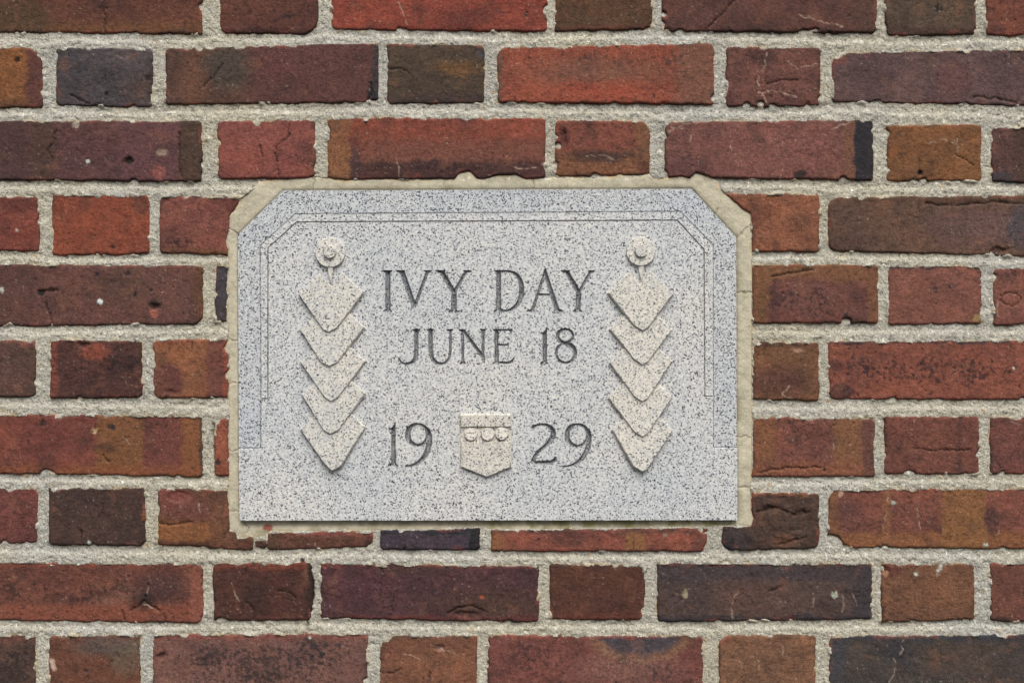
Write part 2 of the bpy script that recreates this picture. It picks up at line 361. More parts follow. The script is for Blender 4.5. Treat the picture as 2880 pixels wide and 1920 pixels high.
# ---- course 5
B(-500, 101, 955, 955, 1118, 1115, (100, 66, 58), [('ell', 70, 1000, 40, 50, (92, 64, 54), 24, .6), ('ell', 76, 966, 18, 10, (150, 80, 70), 8, .7), ('dot', 86, 958, 8, (170, 164, 156))], r=(8, 10, 16, 8))
B(140, 400, 955, 956, 1120, 1118, (86, 50, 46), [('patch', 270, 1000, 90, 50, (156, 74, 54), .42), ('ell', 265, 990, 40, 26, (160, 74, 54), 14, .7), ('patch', 340, 1020, 80, 70, (46, 34, 38), .6), ('band', 132, 160, (130, 64, 50), 14), ('gouge', 235, 966, 16, 8, 5)], r=(8, 8, 14, 6), rough=1.3, spots=.8)
B(431, 700, 955, 954, 1120, 1117, (142, 84, 56), [('ell', 466, 1070, 50, 46, (104, 56, 54), 16, .9), ('band', 580, 640, (120, 66, 58), 12), ('band', 628, 720, (146, 70, 52), 14), ('crack', [(540, 958), (538, 990)], 3), ('gouge', 478, 1100, 26, 10, 4), ('ell', 500, 960, 60, 8, (138, 66, 50), 6, .6)], r=(14, 4, 4, 22))
B(2040, 2304, 960, 962, 1121, 1127, (118, 74, 50), [('ell', 2180, 1075, 90, 40, (96, 56, 50), 30, .8), ('ell', 2220, 1000, 80, 24, (126, 82, 56), 20, .6), ('ell', 2245, 985, 18, 5, (180, 130, 110), 4, .8), ('hband', 955, 970, (90, 60, 42), 6), ('vein', [(2220, 1085), (2200, 1110), (2230, 1122)])], r=(6, 8, 6, 6))
B(2331, 2940, 960, 957, 1122, 1124, (140, 74, 58), [('patch', 2640, 1040, 330, 70, (56, 38, 42), .52), ('patch', 2420, 1040, 90, 70, (62, 42, 46), .5), ('hband', 950, 966, (52, 42, 48), 5), ('ell', 2370, 1100, 34, 24, (70, 44, 46), 10, .8), ('ell', 2350, 1025, 22, 16, (86, 50, 48), 8, .7), ('dot', 2850, 1035, 4, (210, 205, 200))], r=(10, 8, 8, 24), spots=.9)
# ---- course 6
B(-45, 571, 1163, 1168, 1330, 1341, (124, 62, 52), [('band', 270, 405, (128, 78, 46), 14), ('band', 405, 512, (118, 62, 54), 10), ('band', 510, 600, (136, 80, 46), 16), ('hband', 1310, 1350, (140, 76, 46), 30), ('ell', 130, 1310, 30, 40, (86, 50, 48), 20, .6), ('dot', 315, 1201, 10, (60, 48, 58)), ('dot', 265, 1210, 8, (190, 150, 110)), ('crack', [(292, 1278), (298, 1292), (306, 1300)], 5), ('ell', 300, 1260, 30, 14, (60, 40, 34), 12, .6), ('vein', [(345, 1225), (360, 1245), (385, 1250)]), ('dot', 119, 1190, 9, (72, 46, 46)), ('band', 560, 580, (92, 60, 48), 6)], r=(6, 8, 16, 6))
B(604, 700, 1180, 1162, 1337, 1336, (146, 76, 56), [('dot', 612, 1300, 9, (48, 40, 48)), ('ell', 630, 1180, 20, 24, (150, 76, 62), 8, .8), ('hband', 1310, 1340, (140, 72, 48), 10)], r=(16, 4, 4, 6), chips=[(604, 1178, 14)])
B(2040, 2461, 1172, 1175, 1341, 1340, (124, 70, 60), [('band', 2000, 2180, (136, 82, 54), 12), ('patch', 2240, 1210, 80, 50, (64, 42, 46), .55), ('band', 2343, 2425, (134, 84, 56), 12), ('hband', 1300, 1360, (140, 80, 56), 26), ('band', 2425, 2470, (110, 66, 58), 8), ('vein', [(2345, 1240), (2342, 1270), (2336, 1285)]), ('dot', 2320, 1320, 6, (44, 34, 38)), ('crack', [(2130, 1328), (2200, 1316), (2310, 1314)], 3)], r=(6, 16, 8, 10))
B(2487, 2755, 1171, 1170, 1333, 1332, (120, 66, 56), [('band', 2690, 2705, (94, 58, 52), 10), ('ell', 2640, 1260, 60, 50, (126, 72, 58), 40, .5), ('crack', [(2570, 1262), (2640, 1266), (2730, 1266)], 1.8)], r=(8, 14, 8, 10))
B(2786, 3400, 1172, 1167, 1332, 1331, (118, 66, 60), [('patch', 2800, 1300, 40, 40, (60, 40, 42), .5), ('vein', [(2840, 1185), (2870, 1192)])], r=(8, 8, 8, 8))
# ---- course 7
B(-500, 107, 1363, 1372, 1528, 1526, (114, 60, 56), [('ell', 70, 1385, 34, 18, (146, 70, 62), 10, .5), ('patch', 50, 1460, 60, 50, (70, 44, 46), .35)], r=(8, 20, 12, 8))
B(136, 408, 1371, 1371, 1531, 1534, (76, 52, 48), [('dot', 252, 1525, 6, (200, 198, 192)), ('crack', [(292, 1418), (286, 1440), (278, 1458)], 2.5), ('crack', [(228, 1490), (232, 1525)], 2.5), ('ell', 404, 1440, 5, 24, (130, 76, 44), 4, .8)], r=(5, 5, 14, 14))
B(443, 712, 1373, 1376, 1530, 1548, (116, 68, 50), [('ell', 480, 1400, 60, 30, (138, 72, 64), 14, .9), ('ell', 530, 1430, 70, 30, (116, 66, 60), 20, .7), ('hband', 1470, 1535, (142, 84, 46), 16), ('hband', 1520, 1560, (88, 54, 42), 8), ('band', 600, 720, (118, 72, 52), 30), ('gouge', 500, 1396, 36, 18, 4), ('crack', [(446, 1472), (500, 1473), (540, 1468)], 3), ('ell', 690, 1530, 30, 20, (96, 54, 42), 12, .7), ('vein', [(556, 1412), (566, 1440)])], r=(16, 4, 10, 6), rough=1.3)
B(714, 750, 1512, 1516, 1540, 1544, (96, 62, 48), [('ell', 735, 1540, 20, 8, (54, 40, 38), 6, .8)], r=(14, 12, 12, 8), rough=1.5, name='brick_fragment')
B(750, 1048, 1486, 1488, 1546, 1538, (100, 60, 50), [('hband', 1480, 1506, (140, 76, 68), 10), ('band', 740, 790, (92, 60, 46), 10), ('ell', 1035, 1532, 14, 12, (58, 42, 40), 8, .8)], r=(20, 5, 14, 12), rough=1.3, chips=[(1050, 1544, 16)])
B(1070, 1348, 1488, 1480, 1544, 1546, (72, 58, 70), [('hband', 1470, 1500, (46, 44, 52), 7), ('band', 1322, 1360, (38, 38, 42), 6), ('dot', 1137, 1541, 7, (24, 22, 24))], r=(6, 6, 14, 10), rough=1.5)
B(1380, 1991, 1486, 1482, 1549, 1550, (142, 74, 60), [('band', 1375, 1412, (142, 86, 54), 10), ('ell', 1600, 1510, 60, 22, (86, 54, 52), 14, .7), ('band', 1758, 1816, (142, 90, 54), 14), ('hband', 1480, 1498, (100, 60, 54), 8), ('dot', 1514, 1517, 5, (60, 48, 58)), ('band', 1950, 2000, (110, 62, 54), 20), ('dot', 1872, 1502, 7, (150, 120, 110))], r=(7, 5, 24, 8))
B(2030, 2304, 1381, 1384, 1549, 1540, (82, 58, 50), [('hband', 1375, 1392, (136, 80, 56), 6), ('ell', 2060, 1520, 60, 40, (58, 50, 54), 24, .8), ('ell', 2050, 1534, 16, 16, (36, 34, 42), 8, .9), ('ell', 2200, 1522, 50, 18, (108, 66, 48), 14, .7), ('gouge', 2170, 1432, 24, 8, 5), ('gouge', 2250, 1446, 26, 8, 5), ('crack', [(2130, 1440), (2180, 1424), (2240, 1450), (2280, 1440)], 5), ('crack', [(2190, 1530), (2230, 1520), (2270, 1510)], 5)], r=(6, 6, 14, 34), rough=2.2)
B(2330, 2940, 1375, 1372, 1539, 1543, (128, 70, 58), [('hband', 1496, 1560, (140, 84, 50), 14), ('band', 2484, 2506, (138, 84, 56), 10), ('band', 2650, 2775, (140, 88, 50), 16), ('band', 2320, 2362, (132, 80, 52), 16), ('ell', 2390, 1450, 40, 50, (92, 58, 56), 24, .6), ('ell', 2620, 1475, 26, 20, (92, 52, 48), 14, .7), ('ell', 2790, 1460, 20, 44, (72, 48, 48), 14, .7), ('dot', 2514, 1414, 7, (168, 164, 156)), ('dot', 2771, 1531, 8, (184, 182, 170)), ('patch', 2690, 1490, 60, 50, (60, 44, 46), .35), ('vein', [(2584, 1400), (2584, 1460), (2590, 1500)]), ('vein', [(2500, 1390), (2490, 1450), (2484, 1490)]), ('ell', 2366, 1390, 8, 8, (210, 160, 140), 4, .8), ('vein', [(2800, 1455), (2810, 1500)])], r=(18, 8, 8, 26), chips=[(2338, 1540, 36), (2490, 1542, 9)])
# ---- course 8
B(-45, 571, 1578, 1583, 1744, 1752, (112, 62, 52), [('hband', 1572, 1592, (134, 68, 50), 8), ('patch', 330, 1680, 260, 60, (52, 38, 40), .62), ('ell', 440, 1650, 90, 40, (78, 50, 50), 30, .7), ('ell', 330, 1690, 60, 24, (142, 88, 72), 16, .7), ('hband', 1700, 1750, (138, 72, 54), 20), ('band', 535, 580, (142, 78, 62), 14), ('crack', [(418, 1640), (416, 1670), (404, 1690), (370, 1716)], 6), ('crack', [(404, 1690), (420, 1702), (446, 1714)], 6), ('ell', 404, 1690, 40, 26, (48, 36, 36), 14, .6), ('crack', [(345, 1715), (352, 1740)], 5), ('crack', [(462, 1728), (464, 1750)], 4), ('patch', 50, 1650, 80, 60, (66, 44, 42), .5), ('vein', [(417, 1645), (415, 1672)]), ('vein', [(404, 1696), (440, 1712)])], r=(6, 26, 24, 6), spots=.8)
B(600, 876, 1583, 1582, 1745, 1743, (84, 48, 42), [('hband', 1575, 1600, (120, 56, 42), 10), ('ell', 860, 1610, 16, 20, (120, 80, 60), 8, .7), ('crack', [(690, 1690), (710, 1712), (714, 1742)], 2), ('dot', 788, 1675, 4, (150, 70, 50)), ('crack', [(780, 1660), (810, 1664), (830, 1680)], 2.5), ('vein', [(652, 1640), (672, 1690)]), ('band', 862, 890, (56, 38, 36), 8)], r=(14, 14, 14, 10), chips=[(884, 1604, 9)], rough=1.3)
B(900, 1517, 1581, 1591, 1738, 1749, (84, 50, 56), [('ell', 1380, 1700, 180, 46, (84, 56, 48), 40, .8), ('ell', 1000, 1620, 110, 60, (92, 50, 58), 50, .6), ('hband', 1575, 1596, (114, 60, 54), 7), ('hband', 1732, 1760, (98, 48, 46), 8), ('dot', 1355, 1679, 7, (176, 84, 54)), ('crack', [(1075, 1600), (1072, 1650), (1066, 1690)], 2.2), ('crack', [(1108, 1676), (1104, 1700), (1098, 1726)], 2.2), ('crack', [(1255, 1724), (1290, 1708), (1330, 1704), (1370, 1722)], 6), ('gouge', 1320, 1728, 50, 14, 6), ('ell', 1160, 1600, 90, 20, (84, 58, 54), 14, .6), ('dot', 912, 1594, 7, (146, 76, 56))], r=(9, 6, 10, 10), rough=1.4)
B(1546, 1813, 1588, 1586, 1744, 1742, (90, 52, 42), [('hband', 1720, 1750, (98, 50, 42), 14)], r=(4, 4, 22, 4), chips=[(1544, 1745, 10)], rough=.8)
B(1848, 2455, 1582, 1582, 1748, 1742, (86, 64, 60), [('hband', 1578, 1634, (72, 58, 62), 16), ('band', 2400, 2470, (66, 56, 62), 26), ('ell', 2120, 1680, 140, 50, (100, 68, 62), 40, .7), ('hband', 1576, 1588, (104, 58, 54), 5), ('hband', 1730, 1756, (58, 48, 54), 10), ('ell', 1970, 1690, 40, 50, (64, 52, 56), 20, .5), ('dot', 2347, 1672, 9, (176, 172, 160)), ('vein', [(2290, 1665), (2288, 1690), (2284, 1705)]), ('vein', [(2074, 1660), (2056, 1700), (2060, 1745)]), ('vein', [(2372, 1670), (2370, 1720)]), ('vein', [(2396, 1665), (2410, 1700)]), ('crack', [(2160, 1665), (2180, 1660), (2200, 1650)], 3), ('ell', 1925, 1670, 10, 12, (170, 150, 120), 5, .8)], r=(8, 7, 12, 12), rough=1.4)
B(2479, 2742, 1582, 1586, 1750, 1740, (124, 78, 56), [('ell', 2500, 1600, 36, 24, (104, 54, 48), 10, .8), ('dot', 2490, 1612, 9, (176, 120, 90)), ('dot', 2576, 1614, 6, (210, 205, 190)), ('ell', 2640, 1590, 5, 22, (196, 192, 182), 3, .9), ('gouge', 2490, 1600, 14, 16, 5)], r=(10, 14, 10, 4))
B(2785, 3400, 1580, 1576, 1746, 1749, (112, 64, 54), [('ell', 2815, 1740, 30, 10, (56, 42, 40), 6, .8), ('hband', 1576, 1592, (128, 72, 58), 6)], r=(8, 8, 8, 8))
# ---- course 9 (cut by the bottom of the frame)
B(-500, 101, 1780, 1784, 1955, 1955, (92, 64, 56), [('patch', 50, 1860, 70, 80, (48, 38, 40), .5), ('hband', 1776, 1800, (112, 66, 58), 10), ('ell', 30, 1900, 40, 40, (54, 42, 42), 20, .6)], r=(8, 8, 8, 8))
B(137, 396, 1786, 1785, 1955, 1955, (114, 66, 50), [('ell', 310, 1815, 100, 26, (98, 80, 76), 24, .9), ('ell', 360, 1850, 50, 46, (112, 92, 76), 30, .6), ('ell', 150, 1868, 9, 16, (206, 166, 150), 4, .95), ('dot', 241, 1885, 7, (70, 46, 46)), ('ell', 180, 1790, 26, 6, (150, 110, 84), 4, .7)], r=(14, 5, 5, 8))
B(429, 1034, 1782, 1780, 1955, 1955, (120, 78, 72), [('patch', 730, 1870, 320, 90, (54, 44, 46), .66), ('patch', 900, 1820, 140, 60, (52, 46, 52), .55), ('hband', 1774, 1796, (140, 78, 68), 8), ('gouge', 455, 1838, 14, 8, 5), ('ell', 452, 1836, 16, 9, (88, 46, 42), 5, .8), ('dot', 872, 1792, 4, (200, 200, 200))], r=(6, 14, 8, 8), spots=.9)
B(1070, 1342, 1788, 1786, 1955, 1955, (128, 78, 58), [('dot', 1238, 1822, 12, (150, 104, 92)), ('gouge', 1238, 1822, 14, 12, 5), ('vein', [(1205, 1806), (1236, 1822), (1280, 1836)]), ('vein', [(1136, 1838), (1160, 1842), (1180, 1852)]), ('crack', [(1070, 1892), (1110, 1890), (1130, 1880)], 2), ('crack', [(1207, 1890), (1206, 1920)], 2), ('ell', 1090, 1830, 20, 30, (140, 78, 64), 12, .6)], r=(26, 5, 5, 6), chips=[(1084, 1782, 20)])
B(1372, 1977, 1783, 1788, 1955, 1955, (120, 66, 60), [('ell', 1800, 1775, 150, 88, (138, 92, 70), 12, .9), ('ell', 1800, 1765, 125, 76, (76, 66, 76), 14, .95), ('ell', 1760, 1880, 130, 40, (146, 100, 90), 40, .5), ('patch', 1500, 1850, 130, 70, (72, 46, 48), .5), ('patch', 1850, 1890, 140, 40, (70, 48, 50), .5), ('hband', 1778, 1794, (138, 70, 62), 7)], r=(6, 16, 8, 8), spots=.6)
B(2022, 2294, 1784, 1786, 1955, 1955, (130, 86, 64), [('ell', 2030, 1800, 20, 16, (140, 76, 62), 8, .7), ('vein', [(2130, 1830), (2134, 1880), (2130, 1900)]), ('vein', [(2075, 1850), (2090, 1870)]), ('vein', [(2200, 1815), (2205, 1845)])], r=(34, 12, 5, 5), chips=[(2298, 1880, 9)])
B(2332, 2940, 1788, 1782, 1955, 1955, (76, 64, 62), [('patch', 2640, 1870, 260, 70, (56, 50, 60), .5), ('ell', 2700, 1850, 120, 60, (88, 68, 60), 40, .7), ('band', 2328, 2380, (70, 64, 70), 20), ('hband', 1780, 1800, (60, 58, 66), 8), ('ell', 2520, 1830, 40, 26, (50, 48, 58), 20, .6), ('ell', 2690, 1848, 16, 14, (96, 70, 62), 6, .6), ('vein', [(2514, 1852), (2520, 1880), (2500, 1920)]), ('vein', [(2540, 1800), (2534, 1840)])], r=(4, 6, 6, 4), spots=.5)

# ---- the same bond carried on just past the frame
rng = random.Random(5)
PAL = [(128, 68, 54), (110, 62, 54), (134, 80, 50), (92, 58, 54), (84, 60, 56), (140, 66, 46), (112, 70, 52), (78, 62, 66)]
XMIN, XMAX, YMIN, YMAX = -840.0, 3720.0, -290.0, 2165.0
def auto(x0, x1, y0, y1):
    x0, x1 = max(x0, XMIN + 4), min(x1, XMAX - 4)
    if x1 - x0 < 60: return
    j = lambda a=3: rng.uniform(-a, a)
    c = PAL[rng.randrange(len(PAL))]
    ops = []
    if rng.random() < .6:
        cx = rng.uniform(x0, x1)
        ops.append(('ell', cx, (y0 + y1) / 2 + j(40), rng.uniform(50, 140), rng.uniform(30, 60), PAL[rng.randrange(len(PAL))], 30, .7))
    if rng.random() < .5:
        ops.append(('patch', (x0 + x1) / 2, (y0 + y1) / 2, 200, 70, (58, 42, 44), .45))
    B(x0, x1, y0 + j(), y0 + j(), y1 + j(), y1 + j(), c, ops, r=tuple(rng.uniform(6, 18) for _ in range(4)))
rows = [(-78, 94), (135, 296), (340, 506), (548, 712), (745, 912), (956, 1119), (1168, 1337), (1372, 1540), (1581, 1746), (1784, 1955)]
for k, (y0, y1) in enumerate(rows):
    rowb = [b for b in BRICKS if abs((b['tl'] + b['bl']) / 2 - (y0 + y1) / 2) < 45 or abs(b['bl'] - y1) < 16]
    for side in (-1, 1):
        e = min(b['x0'] for b in rowb) if side < 0 else max(b['x1'] for b in rowb)
        long = False
        first = min(rowb, key=lambda b: b['x0']) if side < 0 else max(rowb, key=lambda b: b['x1'])
        long = (first['x1'] - first['x0']) < 400
        while XMIN + 40 < e < XMAX - 40:
            w = 606 if long else 268
            if side < 0:
                auto(e - 34 - w, e - 34, y0, y1); e -= 34 + w
            else:
                auto(e + 32, e + 32 + w, y0, y1); e += 32 + w
            long = not long
for (y0, y1), off in (((-284, -118), 0), ((1995, 2160), 300)):
    x = XMIN - off; long = False
    while x < XMAX:
        w = 606 if long else 268
        auto(x, x + w, y0, y1); x += w + 33; long = not long

# ------------------------------------------------------------------ brick distance field
def brick_d(b, X, Y, seed):
    t = (X - b['x0']) / (b['x1'] - b['x0'])
    yt = b['tl'] + (b['tr'] - b['tl']) * t
    yb = b['bl'] + (b['br'] - b['bl']) * t
    dl, dr = b['x0'] - X, X - b['x1']
    dt, db = yt - Y, Y - yb
    dx, dy = np.maximum(dl, dr), np.maximum(dt, db)
    left, top = dl > dr, dt > db
    r = np.where(top, np.where(left, b['r'][0], b['r'][1]), np.where(left, b['r'][3], b['r'][2]))
    qx, qy = dx + r, dy + r
    d = np.minimum(np.maximum(qx, qy), 0) + np.hypot(np.maximum(qx, 0), np.maximum(qy, 0)) - r
    d = d + 4.5 * fbm(X, Y, 70, seed, 3) + 2.0 * fbm(X, Y, 24, seed + 5, 3, .6)
    d = d + 26 * np.maximum(0, fbm(X, Y, 50, seed + 9, 2) - 0.27)
    for (cx, cy, cr) in b['chips']:
        d = np.maximum(d, cr - np.hypot(X - cx, (Y - cy)) + 2.5 * fbm(X, Y, 10, seed + 77, 2))
    if b['x1'] > 560 and b['x0'] < 2160 and b['bl'] > 470 and b['tl'] < 1520:
        d = np.maximum(d, -(poly_sdf(X, Y, BED) + 1.6 * fbm(X, Y, 16, 3, 2)))
    return d

def lay(C, mask, col, k=1.0, cv=None):
    m = np.clip(mask * k, 0, 1)[..., None]
    return C * (1 - m) + (cv or lin)(col) * m
def layb(C, mask, col, k=1.0): return lay(C, mask, col, k, fired)

def brick_surface(b, X, Y, d, seed):
    base = fired(b['col'])
    C = np.broadcast_to(base, X.shape + (3,)).copy()
    H = np.zeros(X.shape)
    rsd = random.Random(seed)
    wx = X + 18 * fbm(X, Y, 52, seed + 11, 5, .62); wy = Y + 18 * fbm(X, Y, 52, seed + 12, 5, .62)
    # two-tone mottling
    n1 = fbm(X, Y, 130, seed + 21, 5, .65); n2 = fbm(X, Y * 1.3, 42, seed + 22, 4, .7)
    C *= (1 + 0.42 * n1 + 0.36 * n2)[..., None]
    C[..., 0] *= 1 + 0.10 * n1; C[..., 2] *= 1 - 0.16 * n1
    for o in b['ops']:
        t = o[0]
        if t == 'band':
            _, a, e, c, s = o
            C = layb(C, sstep(a - s * .6, a + s * .6, wx) * (1 - sstep(e - s * .6, e + s * .6, wx)), c, .95)
        elif t == 'hband':
            _, a, e, c, s = o
            C = layb(C, sstep(a - s * .6, a + s * .6, wy) * (1 - sstep(e - s * .6, e + s * .6, wy)), c, .9)
        elif t == 'ell':
            _, cx, cy, rx, ry, c, s, k = o
            q = np.hypot((wx - cx) / rx, (wy - cy) / ry)
            w = s / min(rx, ry)
            C = layb(C, 1 - sstep(1 - w * .7, 1 + w * .7, q), c, k)
        elif t == 'patch':
            _, cx, cy, rx, ry, c, den = o
            q = 1 - sstep(.35, 1.1, np.hypot((wx - cx) / rx, (wy - cy) / ry))
            n = .75 * fbm(X, Y, 13, seed + 41, 3, .66) + .28 * fbm(X, Y, 60, seed + 42, 2)
            th = .42 - .72 * den + (1 - q) * .5
            C = layb(C, sstep(th - .04, th + .12, n), c, .75)
        elif t == 'dot':
            _, cx, cy, r, c = o
            q = np.hypot(X - cx, (Y - cy) * rsd.uniform(.8, 1.3)) + r * .9 * fbm(X, Y, 9, seed + 51, 3, .7)
            m = 1 - sstep(r - 3.0, r + 1.2, q)
            C = layb(C, m, c)
            H += m * (1.5 if sum(c) > 450 else -2.0)
        elif t == 'crack':
            _, pts, w = o
            q = line_dist(X + 9 * fbm(X, Y, 26, seed + 61, 4, .7), Y + 9 * fbm(X, Y, 26, seed + 62, 4, .7), pts)
            w = w * (.28 + .35 * np.clip(.5 + 1.5 * fbm(X, Y, 30, seed + 66, 2), 0, 1.3))
            m = 1 - sstep(w * .5, w * .5 + 2.0, q)
            C = layb(C, m, (52, 38, 36), .6)
            H -= m * 4.0 + .8 * (1 - sstep(2, 9, q))
        elif t == 'vein':
            _, pts = o
            q = line_dist(X + 6 * fbm(X, Y, 18, seed + 63, 2), Y + 6 * fbm(X, Y, 18, seed + 64, 2), pts)
            m = (1 - sstep(.5, 2.6, q)) * sstep(-.35, .1, fbm(X, Y, 20, seed + 65, 2))
            C = layb(C, m, (196, 160, 140), .62)
        elif t == 'gouge':
            _, cx, cy, rx, ry, dep = o
            q = np.hypot((wx - cx) / rx, (wy - cy) / ry)
            H -= dep * (1 - sstep(.5, 1.1, q))
    C *= (1 + 0.34 * fbm(X, Y, 12, seed + 23, 2, .8))[..., None]
    # kiln soot clouds
    C = layb(C, sstep(.05, .45, fbm(X, Y, 95, seed + 24, 5, .65)), (66, 48, 46), .42)
    C = layb(C, sstep(.12, .5, fbm(X, Y, 70, seed + 25, 5, .65)), (150, 92, 66), .30)
    # scattered fire specks and pits
    n = fbm(X, Y, 13, seed + 31, 2)
    pit = sstep(.47 - .12 * b['spots'], .56 - .12 * b['spots'], n) * sstep(-.2, .25, fbm(X, Y, 90, seed + 32, 2))
    C = layb(C, pit, (46, 34, 36), .75 * min(1, b['spots'] + .3))
    H -= 1.2 * pit
    n = fbm(X, Y, 7, seed + 33, 1)
    C = layb(C, sstep(.60, .68, n) * sstep(.05, .3, fbm(X, Y, 70, seed + 34, 2)), (206, 180, 160), .30)
    # raw red fracture where the arris is chipped, soot on others
    edge = sstep(-13, -2, d + 6 * fbm(X, Y, 26, seed + 35, 3))
    sel = fbm(X, Y, 70, seed + 36, 2)
    C = layb(C, edge * sstep(.16, .34, sel), (150, 74, 60), .45)
    C = layb(C, edge * sstep(.10, .25, -sel), (62, 46, 44), .5)
    # relief
    rg = b['rough']
    H += rg * (2.4 * fbm(X, Y, 120, seed + 71, 3) + 1.6 * fbm(X, Y, 38, seed + 72, 4, .55) + .5 * fbm(X, Y, 9, seed + 73, 2))
    rid = 1 - np.abs(fbm(X, Y * 1.6, 70, seed + 74, 3)) * 6
    H -= rg * .9 * np.maximum(0, rid) * sstep(.1, .3, fbm(X, Y, 110, seed + 75, 2))
    return np.clip(C, 0.004, 0.85), H

wall = link('brick_wall', None, None)
wall['label'] = 'weathered red brick wall in alternating long and short bricks with pale sandy mortar'
wall['category'] = 'wall'

GX = np.concatenate([np.arange(XMIN, -36, 9.0), np.arange(-36, 2916, 3.0), np.arange(2916, XMAX + 1, 9.0)])
GY = np.concatenate([np.arange(YMIN, -30, 9.0), np.arange(-30, 1950, 3.0), np.arange(1950, YMAX + 1, 9.0)])
GXX, GYY = np.meshgrid(GX, GY)
WD = np.full(GXX.shape, 60.0)              # distance to the nearest brick, on the mortar grid

for k, b in enumerate(BRICKS):
    seed = 1000 + k * 137
    pad = 8
    xa, xb = b['x0'] - pad, b['x1'] + pad
    ya, yb = min(b['tl'], b['tr']) - pad, max(b['bl'], b['br']) + pad
    if b['name'] == 'brick' and 560 < (b['x0'] + b['x1']) / 2 < 760 and 540 < b['tl'] < 1400: xb = min(xb, 730)
    hidden = xb < -20 or xa > 2900 or yb < -10 or ya > 1930
    step = 9.0 if hidden else 3.0
    fx = lambda a, e, lo, hi: np.concatenate([np.arange(a, min(e, lo), 9.0) if a < lo else np.empty(0),
                                              np.arange(max(a, lo), min(e, hi), step),
                                              np.arange(max(a, hi), e + .1, 9.0) if e > hi else np.array([e])])
    xs, ys = fx(xa, xb, -24, 2904), fx(ya, yb, -18, 1938)
    X, Y = np.meshgrid(xs, ys)
    d = brick_d(b, X, Y, seed)
    C, H = brick_surface(b, X, Y, d, seed)
    rs = np.random.RandomState(seed)
    R = 7.0
    t = np.clip(-d / R, 0, 1)
    H += rs.uniform(-1.2, 1.6) + rs.uniform(-1.5, 1.5) * (Y - (ya + yb) / 2) / 85 + rs.uniform(-1.5, 1.5) * (X - (xa + xb) / 2) / 300
    H -= 3.6 * (1 - np.sqrt(np.clip(1 - (1 - t) ** 2, 0, 1)))
    H = np.where(d > 0, H - np.minimum(d * 3.0, 24), H)
    ny, nx = X.shape
    org = ((xa + xb) / 2, (ya + yb) / 2)
    V = to_world(X, Y, H, org).reshape(-1, 3)
    Q = quads(ny, nx).reshape(-1, 4)
    idx = np.arange(ny * nx).reshape(ny, nx)
    ring = np.concatenate([idx[0, :-1], idx[:-1, -1], idx[-1, :0:-1], idx[:0:-1, 0]])
    VB = V[ring].copy(); VB[:, 1] = 0.085
    n0 = len(V); m = len(ring)
    rb = n0 + np.arange(m)
    QS = np.stack([ring, np.roll(ring, -1), np.roll(rb, -1), rb], -1)
    c4 = [rb[0], rb[nx - 1], rb[nx - 1 + ny - 1], rb[2 * (nx - 1) + ny - 1]]
    Qall = np.concatenate([Q, QS, np.array([[c4[0], c4[1], c4[2], c4[3]]])])
    Call = np.concatenate([C.reshape(-1, 3), C.reshape(-1, 3)[ring]])
    me = raw_mesh(b['name'], np.concatenate([V, VB]), Qall, Call)
    link(b['name'], me, M_BRICK, wall, ((org[0] - CX) * S, 0, (CY - org[1]) * S))
    # stamp into the joint field
    i0, i1 = np.searchsorted(GX, (xa - 60, xb + 60)); j0, j1 = np.searchsorted(GY, (ya - 60, yb + 60))
    if i1 > i0 and j1 > j0:
        sl = (slice(j0, j1), slice(i0, i1))
        WD[sl] = np.minimum(WD[sl], brick_d(b, GXX[sl], GYY[sl], seed))

# ------------------------------------------------------------------ pointing mortar
PLQ = [(796, 536), (1945, 531), (2071, 667), (2073, 1461), (675, 1462.5), (669, 659)]
X, Y = GXX, GYY
BD = np.full(X.shape, 500.0); PD = np.full(X.shape, 500.0)
i0, i1 = np.searchsorted(GX, (560, 2190)); j0, j1 = np.searchsorted(GY, (430, 1580))
slb = (slice(j0, j1), slice(i0, i1))
BD[slb] = poly_sdf(X[slb], Y[slb], BED) + 1.6 * fbm(X[slb], Y[slb], 16, 3, 2)
PD[slb] = poly_sdf(X[slb], Y[slb], PLQ)
gy = np.gradient(WD, axis=0) / np.gradient(GY)[:, None]
for _ in range(3):
    gy = (gy + np.roll(gy, 1, 0) + np.roll(gy, -1, 0) + np.roll(gy, 1, 1) + np.roll(gy, -1, 1)) / 5
gy = np.clip(gy, -1, 1)
tear = fbm(X, Y, 48, 901, 4, .6)
H = -3.9 - 2.8 * np.maximum(gy, 0) + 2.6 * np.maximum(-gy, 0)
H += 2.6 * fbm(X, Y, 90, 902, 3) + 2.8 * tear * (.5 + .5 * np.abs(gy) + .6 * np.maximum(-gy, 0))
bedj = sstep(.15, .5, np.abs(gy))
H += (1.3 + 1.3 * bedj) * fbm(X, Y, 19, 903, 3, .6) + 1.0 * fbm(X, Y, 7, 904, 1)
rid = 1 - np.abs(fbm(X, Y * 1.25, 80, 905, 3, .55)) * 9
H -= 3.0 * np.maximum(0, rid) * sstep(.0, .25, fbm(X, Y, 120, 906, 2)) * np.clip(.25 + np.abs(gy), 0, 1)
H += 6.0 * sstep(.22, .5, fbm(X, Y, 44, 908, 2, .5)) * sstep(-9, -3, WD) * sstep(8, 0, WD)
pit = sstep(.36, .55, fbm(X, Y, 11, 907, 2))
H -= 3.0 * pit
for pts, w in (([(848, 1576), (858, 1594), (872, 1612), (879, 1640), (880, 1670), (876, 1700), (872, 1716)], 6), ([(600, 1192), (601, 1230), (603, 1290)], 4),
               ([(866, 1716), (862, 1760), (860, 1782)], 2), ([(2345, 1136), (2480, 1150)], 0), ([(880, 1060), (884, 1070)], 0), ([(430, 320), (432, 360)], 0)):
    if w:
        q = line_dist(X + 6 * fbm(X, Y, 30, 981, 3), Y, pts)
        H -= 13 * (1 - sstep(w * .4, w * .4 + 3, q))
